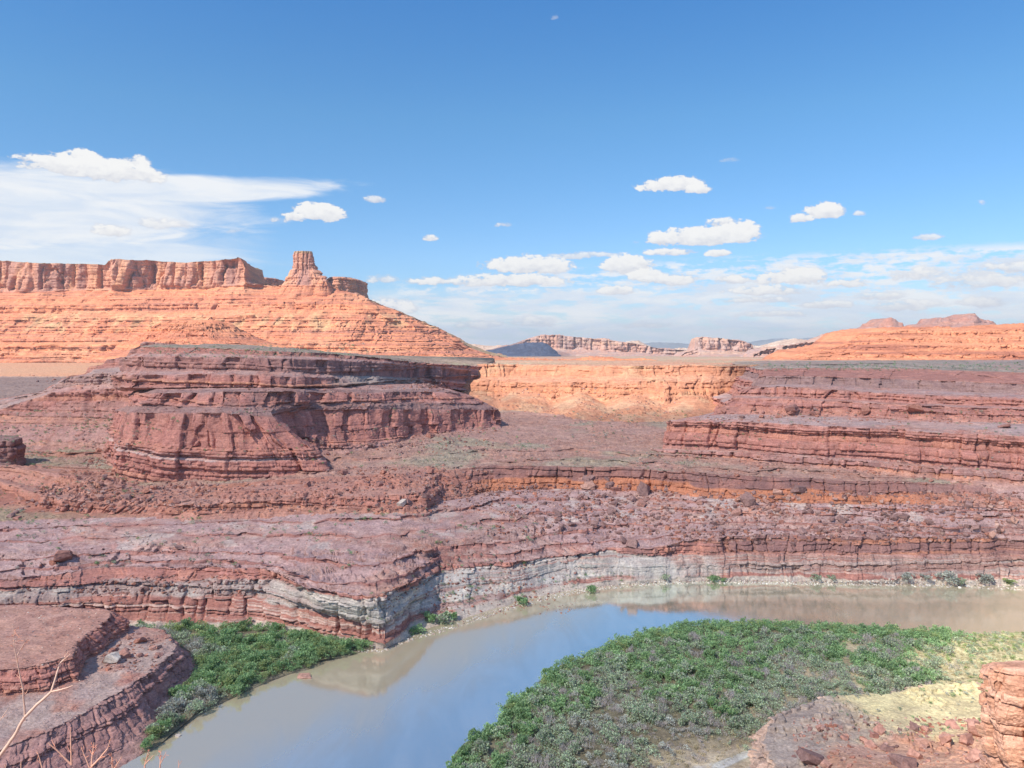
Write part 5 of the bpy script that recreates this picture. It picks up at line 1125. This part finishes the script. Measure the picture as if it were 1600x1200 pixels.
def shrub_arrays(seed, n, kind):
    """unit shrub about 1 high and 1.1 wide; returns quads (n,4,3) and colours (n,3)"""
    r = np.random.default_rng(seed)
    nc = r.integers(6, 10); cen = np.stack([r.normal(0, .26, nc), r.normal(0, .26, nc), r.uniform(.35, .78, nc)], -1); rad = r.uniform(.16, .30, nc)
    k = r.integers(nc, size=n); d = r.normal(size=(n, 3)); d[:, 2] = np.abs(d[:, 2]) * 1.0 - .25; d /= np.linalg.norm(d, axis=1, keepdims=True)
    p = cen[k] + d * rad[k, None] * r.uniform(.6, 1.1, (n, 1)); p[:, 2] = np.maximum(p[:, 2], .03)
    low = r.random(n) < .18; p[low, 2] *= r.uniform(.1, .8, low.sum())
    if kind == 'dead':
        up = np.stack([r.normal(0, .45, n), r.normal(0, .45, n), r.uniform(.6, 1.2, n)], -1); up /= np.linalg.norm(up, axis=1, keepdims=True)
        side = np.cross(up, r.normal(size=(n, 3))); side /= np.linalg.norm(side, axis=1, keepdims=True)
        L, W = r.uniform(.14, .34, (n, 1)), r.uniform(.008, .022, (n, 1))
    else:
        up = d + r.normal(0, .5, (n, 3)); up[:, 2] += .6; up /= np.linalg.norm(up, axis=1, keepdims=True)
        side = np.cross(up, r.normal(size=(n, 3))); side /= np.linalg.norm(side, axis=1, keepdims=True)
        L, W = r.uniform(.06, .13, (n, 1)), r.uniform(.035, .07, (n, 1))
    q = np.stack([p - side * W - up * L * .3, p + side * W - up * L * .3, p + side * W * .5 + up * L, p - side * W * .5 + up * L], 1)
    base = {'green': (.33, .48, .24), 'olive': (.47, .56, .38), 'grey': (.56, .58, .50), 'dead': (.56, .50, .47), 'straw': (.58, .50, .32), 'lime': (.40, .48, .22)}[kind]
    col = np.array(base) * r.uniform(.65, 1.4, (n, 1)) * np.array([1, 1, 1]) * (1 + (rad[k, None] - .23))
    if kind in ('grey', 'olive'):
        m = r.random(n) < .2; col[m] = np.array((.38, .34, .31)) * r.uniform(.7, 1.1, (m.sum(), 1))
    return q, col
SHR = {(k, v, n): shrub_arrays(hash((v, n)) % 9999 + {'green': 1, 'olive': 2, 'grey': 3, 'dead': 4, 'straw': 5, 'lime': 6}[k] * 77, n, k) for k in ('green', 'olive', 'grey', 'dead', 'straw', 'lime') for v in range(4) for n in (130, 420)}
def shrub_mesh(kind, v):
    q, col = SHR[(kind, v, 420)]; n = len(q)
    me = bpy.data.meshes.new('shrub'); mesh_from(me, q.reshape(-1, 3), np.arange(n * 4), np.arange(n) * 4, np.full(n, 4), np.repeat(np.concatenate([col, np.ones((n, 1))], 1), 4, 0))
    me.materials.append(M_LEAF); return me
SM = {(k, v): shrub_mesh(k, v) for k in ('green', 'olive', 'grey', 'dead', 'straw', 'lime') for v in range(4)}
def merged_brush(name, plants, label, lod=130):
    Q, Cc = [], []; r = np.random.default_rng(3)
    for (x, y, z, s, h, kind) in plants:
        q, col = SHR[(kind, int(r.integers(4)), lod)]; a = r.uniform(0, 6.28); ca, sa = math.cos(a), math.sin(a)
        qx = (q[..., 0] * ca - q[..., 1] * sa) * s + x; qy = (q[..., 0] * sa + q[..., 1] * ca) * s + y
        Q.append(np.stack([qx, qy, q[..., 2] * h + z], -1)); Cc.append(col * r.uniform(.8, 1.2))
    Q = np.concatenate(Q); Cc = np.concatenate(Cc); n = len(Q)
    me = bpy.data.meshes.new(name); mesh_from(me, Q.reshape(-1, 3), np.arange(n * 4), np.arange(n) * 4, np.full(n, 4), np.repeat(np.concatenate([Cc, np.ones((n, 1))], 1), 4, 0))
    me.materials.append(M_LEAF); o = bpy.data.objects.new(name, me); C.objects.link(o); o['kind'] = 'stuff'; o['label'] = label; return o
def shrub(x, y, z, s, h, kind, label, group=None, name='shrub'):
    o = bpy.data.objects.new(name, SM[(kind, random.randrange(4))]); C.objects.link(o)
    o.location = (x, y, z); o.scale = (s, s, h); o.rotation_euler = (0, 0, random.uniform(0, 6.28))
    o['label'] = label; o['category'] = 'shrub'
    if group: o['group'] = group
    return o
def inframe(x, y, z, m=25):
    if y < 20: return None
    px, py = x / y * F + 800, H0 + (E - z) * F / y
    return (px, py) if -m < px < 1600 + m and py < 1200 + m * 1.6 else None
def fill(poly, names, seed, rule, step):
    pa = np.array(poly); r = np.random.default_rng(seed); out = []
    xs = np.arange(pa[:, 0].min(), pa[:, 0].max(), step); ys = np.arange(pa[:, 1].min(), pa[:, 1].max(), step)
    X, Y = np.meshgrid(xs, ys); X = (X + r.uniform(-.5, .5, X.shape) * step).ravel(); Y = (Y + r.uniform(-.5, .5, Y.shape) * step).ravel()
    d = pip(X, Y, poly); n1 = fbm(X / 22, Y / 22, 0, 4, seed); n2 = fbm(X / 8, Y / 8, 0, 3, seed + 9)
    for x, y, dd, a, b in zip(X, Y, d, n1, n2):
        if dd < .6: continue
        f = inframe(x, y, 2)
        if not f: continue
        h = down(x, y)
        if not h or h[2].split('.')[0] not in names: continue
        t = rule(x, y, f[0], f[1], dd, a, b, r)
        if t: out.append((x, y, h[0].z - .1, *t))
    return out
def rule_r(x, y, px, py, dd, a, b, r):
    # distance from the water side drives how green the growth is
    dw = np.interp(px, [700, 750, 850, 1000, 1150, 1600], [1200, 1140, 1052, 990, 972, 985])
    inn = py - dw
    clear = np.hypot((x - 80) / 22, (y - 256) / 15) + .5 * b
    lit = sst(px + (py - 1000) * .3, 1400, 1580) + r.normal() * .22
    u = inn / 185 + a * .55
    if clear < .8:
        return (r.uniform(.7, 1.3), r.uniform(.3, .6), 'straw') if r.random() < .35 else None
    if lit > .4:
        if r.random() < .42 + .3 * (inn > 35): return (r.uniform(1.2, 2.2), r.uniform(.5, .9), 'straw')
        return (r.uniform(1.8, 2.8), r.uniform(1.1, 1.9), 'lime' if r.random() < .6 else 'olive')
    if clear < 1.5 and r.random() < .75: return (r.uniform(1.1, 2.2), r.uniform(.6, 1.1), 'straw' if r.random() < .4 else 'dead')
    if b < -.42 and r.random() < .7: return None
    if inn < 16: return (r.uniform(2.6, 4.8), r.uniform(2.2, 4.4), 'green' if r.random() < .85 else 'lime')
    k = 'green' if u < .5 and r.random() < .62 else ('olive' if u < .95 else 'grey')
    if r.random() < .10 + .22 * sst(u, .3, 1.2): k = 'dead'
    if u > 1.15 and r.random() < .3: return (r.uniform(1.2, 2.0), r.uniform(.5, .9), 'straw')
    s = 1.0 - .35 * sst(u, .4, 1.3)
    v = r.uniform(.55, 1.0) if r.random() < .6 else r.uniform(1.1, 1.6); return (3.3 * v * s, 2.9 * v * s * r.uniform(.75, 1.15), k)
def rule_l(x, y, px, py, dd, a, b, r):
    edge = 1178 - (px - 228) * .47
    if abs(py - (996 - .02 * px)) < 4 and px < 470 and r.random() < .8: return None
    if py > edge + 4: return None
    u = a + .35 * b
    if px > 440 and py < 1003 and r.random() < .4: return (r.uniform(1.5, 2.5), r.uniform(1, 1.8), 'grey')
    k = 'green' if u < .45 else ('olive' if u < .75 else ('grey' if r.random() < .7 else 'dead'))
    if k == 'green' and r.random() < .2: k = 'lime'
    v = r.uniform(.55, 1.0) if r.random() < .6 else r.uniform(1.1, 1.6); return (3.5 * v, 3.2 * v * r.uniform(.75, 1.15), k)
PR = fill(RBANK, ('point_bar',), 201, rule_r, 2.3)
PL = fill(LBANK, ('riverbank',), 203, rule_l, 2.4)
print('plants', len(PR), len(PL))
def near_first(ps, n):
    ps = sorted(ps, key=lambda p: -(p[4] / p[1] * (1.0 if p[5] not in ('dead', 'straw') else .1))); return ps[:n], ps[n:]
a_, b_ = near_first(PR, 200)
for p in a_: shrub(*p, 'leafy bush in the near part of the large thicket inside the river bend', 'bushes of the large thicket')
merged_brush('thicket', b_, 'dense thicket of green and grey bushes covering the inside of the river bend')
a_, b_ = near_first(PL, 90)
for p in a_: shrub(*p, 'dark green leafy bush in the thicket between the left bank and the near-left spur', 'bushes of the left bank thicket')
merged_brush('thicket', b_, 'dense green thicket on the left bank under the banded river wall')
# single bushes on the far shore
for px, py, n, k, lab in [(673, 972, 22, 'green', 'bright green bush by the water just right of the prow of the river wall'), (692, 974, 24, 'olive', 'grey-green bush at the waterline, second right of the prow'), (650, 990, 20, 'green', 'low green bush nearest the prow at the water edge'),
                          (706, 969, 20, 'green', 'green bush third right of the prow'), (815, 945, 20, 'green', 'small green bush at the foot of the grey scree'), (925, 925, 18, 'green', 'green bush on the shore below the banded ledges'),
                          (1118, 908, 17, 'green', 'bright green bush alone on the shore in the middle of the far bank'), (1130, 909, 12, 'green', 'smaller bush touching the bright green one on the far bank'), (1038, 905, 14, 'olive', 'olive bush under the red ledge of the far bank'),
                          (1275, 906, 14, 'olive', 'olive bush left of the white stones on the far bank'), (1300, 906, 12, 'olive', 'low olive bush second left of the white stones'), (1420, 907, 20, 'grey', 'grey-green bush among the white shore stones, left one'),
                          (1447, 906, 15, 'grey', 'small grey-green bush between the two large ones in the white stones'), (1484, 911, 30, 'grey', 'wide grey-green bush at the right end of the white shore stones'), (1540, 911, 24, 'grey', 'grey-green bush near the right edge on the far shore'),
                          (1575, 914, 16, 'lime', 'small sunlit bush closest to the right edge on the far shore'), (1500, 913, 16, 'olive', 'olive bush touching the wide grey-green one')]:
    h = ray(px, py)
    if h: m = n * h[0].y / F; shrub(h[0].x, h[0].y, h[0].z - .1, m * 1.0, m * .62, k, lab)
# tiny desert shrubs
p_, s_, nm = scatter([(0, 1600, 640, 735, 900, 2, 4.5), (0, 900, 790, 890, 420, 2, 7), (0, 240, 640, 780, 420, 2, 5), (220, 600, 537, 560, 300, 2, 4), (1200, 1600, 567, 580, 420, 2, 4), (1300, 1545, 1075, 1160, 160, 2, 7), (620, 1000, 895, 975, 260, 2, 6), (560, 1600, 905, 990, 260, 2, 5)], 31)
pls = [(p[0], p[1], p[2], s * 2.2, s * 1.7, random.choice(['olive', 'grey', 'green'])) for p, s, n in zip(p_, s_, nm) if n.split('.')[0] not in ('river', 'point_bar', 'riverbank', 'shrub', 'thicket')]
merged_brush('desert_scrub', pls, 'sparse low desert scrub dotted over the benches and basin floor', lod=130)

# ------------------------------------------------------------------ bare shrubs right in front of the viewer
def bark_material():
    m = bpy.data.materials.new('dry_bark'); m.use_nodes = True; t = NT(m.node_tree)
    pos = t.new('ShaderNodeNewGeometry').outputs['Position']; n = t.noise(pos, 40, 4, .6)
    at = t.new('ShaderNodeVertexColor', layer_name='tint')
    p = t.new('ShaderNodeBsdfPrincipled'); t.l.new(t.mix(1.0, at.outputs[0], t.mix(n, (.8, .78, .76), (1.2, 1.2, 1.2)), 'MULTIPLY'), p.inputs['Base Color']); p.inputs['Roughness'].default_value = .8
    o = t.new('ShaderNodeOutputMaterial'); t.l.new(p.outputs[0], o.inputs[0]); return m
M_BARK = bark_material()
class Twigs:
    def __init__(s): s.v, s.f, s.c = [], [], []
    def tube(s, pts, r0, r1, col, n=6):
        pts = [np.array(p, float) for p in pts]; base = len(s.v); m = len(pts)
        for i, p in enumerate(pts):
            d = pts[min(i + 1, m - 1)] - pts[max(i - 1, 0)]; d /= np.linalg.norm(d) + 1e-9
            a = np.cross(d, (0.3, 1, 0.1)); a /= np.linalg.norm(a) + 1e-9; b = np.cross(d, a); r = r0 + (r1 - r0) * i / (m - 1)
            for k in range(n): t = 2 * math.pi * k / n; s.v.append(p + (a * math.cos(t) + b * math.sin(t)) * r); s.c.append(col)
        for i in range(m - 1):
            for k in range(n): s.f.append((base + i * n + k, base + i * n + (k + 1) % n, base + (i + 1) * n + (k + 1) % n, base + (i + 1) * n + k))
    def limb(s, p, q, r0, r1, kids, col, depth, rnd):
        p, q = np.array(p, float), np.array(q, float); L = np.linalg.norm(q - p); n = max(4, int(L / .02)); pts = []
        off = np.zeros(3)
        for i in range(n + 1):
            t = i / n; off = off + np.array([rnd.gauss(0, 1), rnd.gauss(0, 1), rnd.gauss(0, 1)]) * L * .010
            pts.append(p + (q - p) * t + off * math.sin(math.pi * min(t * 1.2, 1)))
        s.tube(pts, r0, r1, col)
        if depth > 0:
            for k in range(kids):
                t = rnd.uniform(.35, .98); b = pts[int(t * n)]; d = (q - p) / L
                w_ = np.array([rnd.gauss(0, 1), rnd.gauss(0, .6), rnd.gauss(0, 1)]); dd = d * .8 + w_ * .55; dd /= np.linalg.norm(dd)
                l2 = L * rnd.uniform(.12, .34); rr = (r0 + (r1 - r0) * t) * .6
                c2 = (min(col[0] * 1.02, 1), col[1] * .82, col[2] * .78)
                s.limb(b, b + dd * l2, rr, max(rr * .4, .0007), max(2, kids - 1), c2, depth - 1, rnd)
    def obj(s, name, parent):
        me = bpy.data.meshes.new(name); f = np.array(s.f, np.int32)
        mesh_from(me, np.array(s.v), f.ravel(), np.arange(len(f)) * 4, np.full(len(f), 4), np.array([(*c, 1) for c in s.c])); me.materials.append(M_BARK)
        o = bpy.data.objects.new(name, me); C.objects.link(o); o.parent = parent; o.matrix_parent_inverse = parent.matrix_world.inverted(); return o
def at(px, py, Y): return ((px - 800) * Y / F, Y, E - (py - H0) * Y / F)
def bare_shrub(label, root, limbs, seed, col=(.60, .42, .33), group=None):
    e = bpy.data.objects.new('dead_shrub', None); C.objects.link(e); e.location = at(*root); e['label'] = label; e['category'] = 'shrub'
    if group: e['group'] = group
    bpy.context.view_layer.update(); rnd = random.Random(seed)
    for ls in limbs:
        t = Twigs()
        for (a, b, r0, r1, kids, dep) in ls: t.limb(at(*a), at(*b), r0, r1, kids, col, dep, rnd)
        t.obj('branch', e)
bare_shrub('tall bare shrub with one long pale branch reaching up at the lower left corner', (-70, 1290, 2.9),
    [[((-70, 1290, 2.9), (2, 1178, 2.9), .0085, .0072, 0, 0), ((2, 1178, 2.9), (39, 1120, 2.9), .0072, .0062, 0, 0), ((39, 1120, 2.9), (80, 1081, 2.92), .0060, .0048, 0, 0), ((80, 1081, 2.92), (94, 1036, 2.95), .0042, .0028, 1, 1), ((94, 1036, 2.95), (110, 1022, 2.95), .0024, .0012, 5, 2), ((94, 1036, 2.95), (107, 1018, 2.97), .002, .001, 4, 1)],
     [((80, 1081, 2.92), (100, 1076, 2.9), .0032, .0024, 0, 0), ((100, 1076, 2.9), (114, 1071, 2.9), .0024, .0012, 2, 1)],
     [((39, 1120, 2.9), (36, 1075, 2.88), .0036, .0028, 1, 1), ((36, 1075, 2.88), (26, 1030, 2.86), .0026, .002, 3, 1), ((26, 1030, 2.86), (20, 978, 2.85), .0018, .0008, 9, 2), ((27, 1024, 2.86), (42, 998, 2.87), .0018, .0008, 7, 2)],
     [((-20, 1150, 2.8), (13, 1107, 2.8), .0024, .0010, 1, 1)]], 4)
bare_shrub('low bare shrub with reddish forked twigs rising over the bottom edge under the spur', (120, 1290, 2.7),
    [[((112, 1290, 2.7), (112, 1200, 2.7), .005, .0038, 0, 0), ((112, 1195, 2.7), (110, 1140, 2.7), .0034, .0016, 3, 1), ((112, 1195, 2.7), (75, 1160, 2.68), .0034, .0020, 3, 1)],
     [((145, 1290, 2.6), (143, 1198, 2.6), .005, .0036, 0, 0), ((143, 1198, 2.6), (168, 1170, 2.6), .0034, .0022, 2, 1), ((168, 1170, 2.6), (173, 1153, 2.6), .002, .0008, 5, 2), ((143, 1198, 2.6), (147, 1160, 2.62), .0028, .0012, 7, 2), ((140, 1200, 2.6), (127, 1168, 2.6), .0024, .001, 4, 1)],
     [((70, 1290, 2.75), (66, 1200, 2.75), .004, .003, 0, 0), ((66, 1200, 2.75), (58, 1173, 2.75), .0026, .001, 3, 1)],
     [((20, 1290, 2.7), (8, 1194, 2.7), .004, .0016, 3, 1), ((30, 1290, 2.7), (33, 1190, 2.7), .004, .0014, 3, 1)],
     [((180, 1290, 2.65), (176, 1200, 2.65), .0045, .003, 0, 0), ((176, 1200, 2.65), (174, 1176, 2.65), .003, .001, 6, 2), ((176, 1205, 2.65), (190, 1182, 2.65), .0024, .001, 5, 1)]], 7, col=(.62, .36, .26))
bare_shrub('thin bare shrub whose twig tips stand against the river at the bottom edge', (235, 1290, 2.8),
    [[((232, 1290, 2.8), (226, 1195, 2.8), .004, .0026, 0, 0), ((226, 1195, 2.8), (232, 1172, 2.8), .0022, .0008, 6, 2), ((226, 1195, 2.8), (240, 1180, 2.8), .002, .0008, 4, 1)],
     [((250, 1290, 2.8), (250, 1195, 2.8), .004, .0024, 0, 0), ((250, 1195, 2.8), (252, 1170, 2.8), .0022, .0008, 6, 2), ((250, 1195, 2.8), (260, 1174, 2.8), .002, .0008, 4, 1)],
     [((280, 1290, 2.8), (279, 1188, 2.8), .0035, .001, 4, 1)]], 9, col=(.62, .36, .26))

# ------------------------------------------------------------------ haze: one closed box of thin even air round the whole place
hm = bpy.data.materials.new('thin_air'); hm.use_nodes = True; ht = NT(hm.node_tree)
pv = ht.new('ShaderNodeVolumePrincipled'); pv.inputs['Color'].default_value = (.86, .93, 1.0, 1); pv.inputs['Density'].default_value = 0.000024; pv.inputs['Anisotropy'].default_value = 0.2
ho = ht.new('ShaderNodeOutputMaterial'); ht.l.new(pv.outputs[0], ho.inputs['Volume'])
me = bpy.data.meshes.new('haze'); x0, x1, y0, y1, z0, z1 = -51000, 51000, -4000, 38000, -322.0, 760.0
me.from_pydata([(x0, y0, z0), (x1, y0, z0), (x1, y1, z0), (x0, y1, z0), (x0, y0, z1), (x1, y0, z1), (x1, y1, z1), (x0, y1, z1)], [], [(0, 3, 2, 1), (4, 5, 6, 7), (0, 1, 5, 4), (1, 2, 6, 5), (2, 3, 7, 6), (3, 0, 4, 7)])
me.materials.append(hm); o = bpy.data.objects.new('haze', me); C.objects.link(o); o['kind'] = 'stuff'
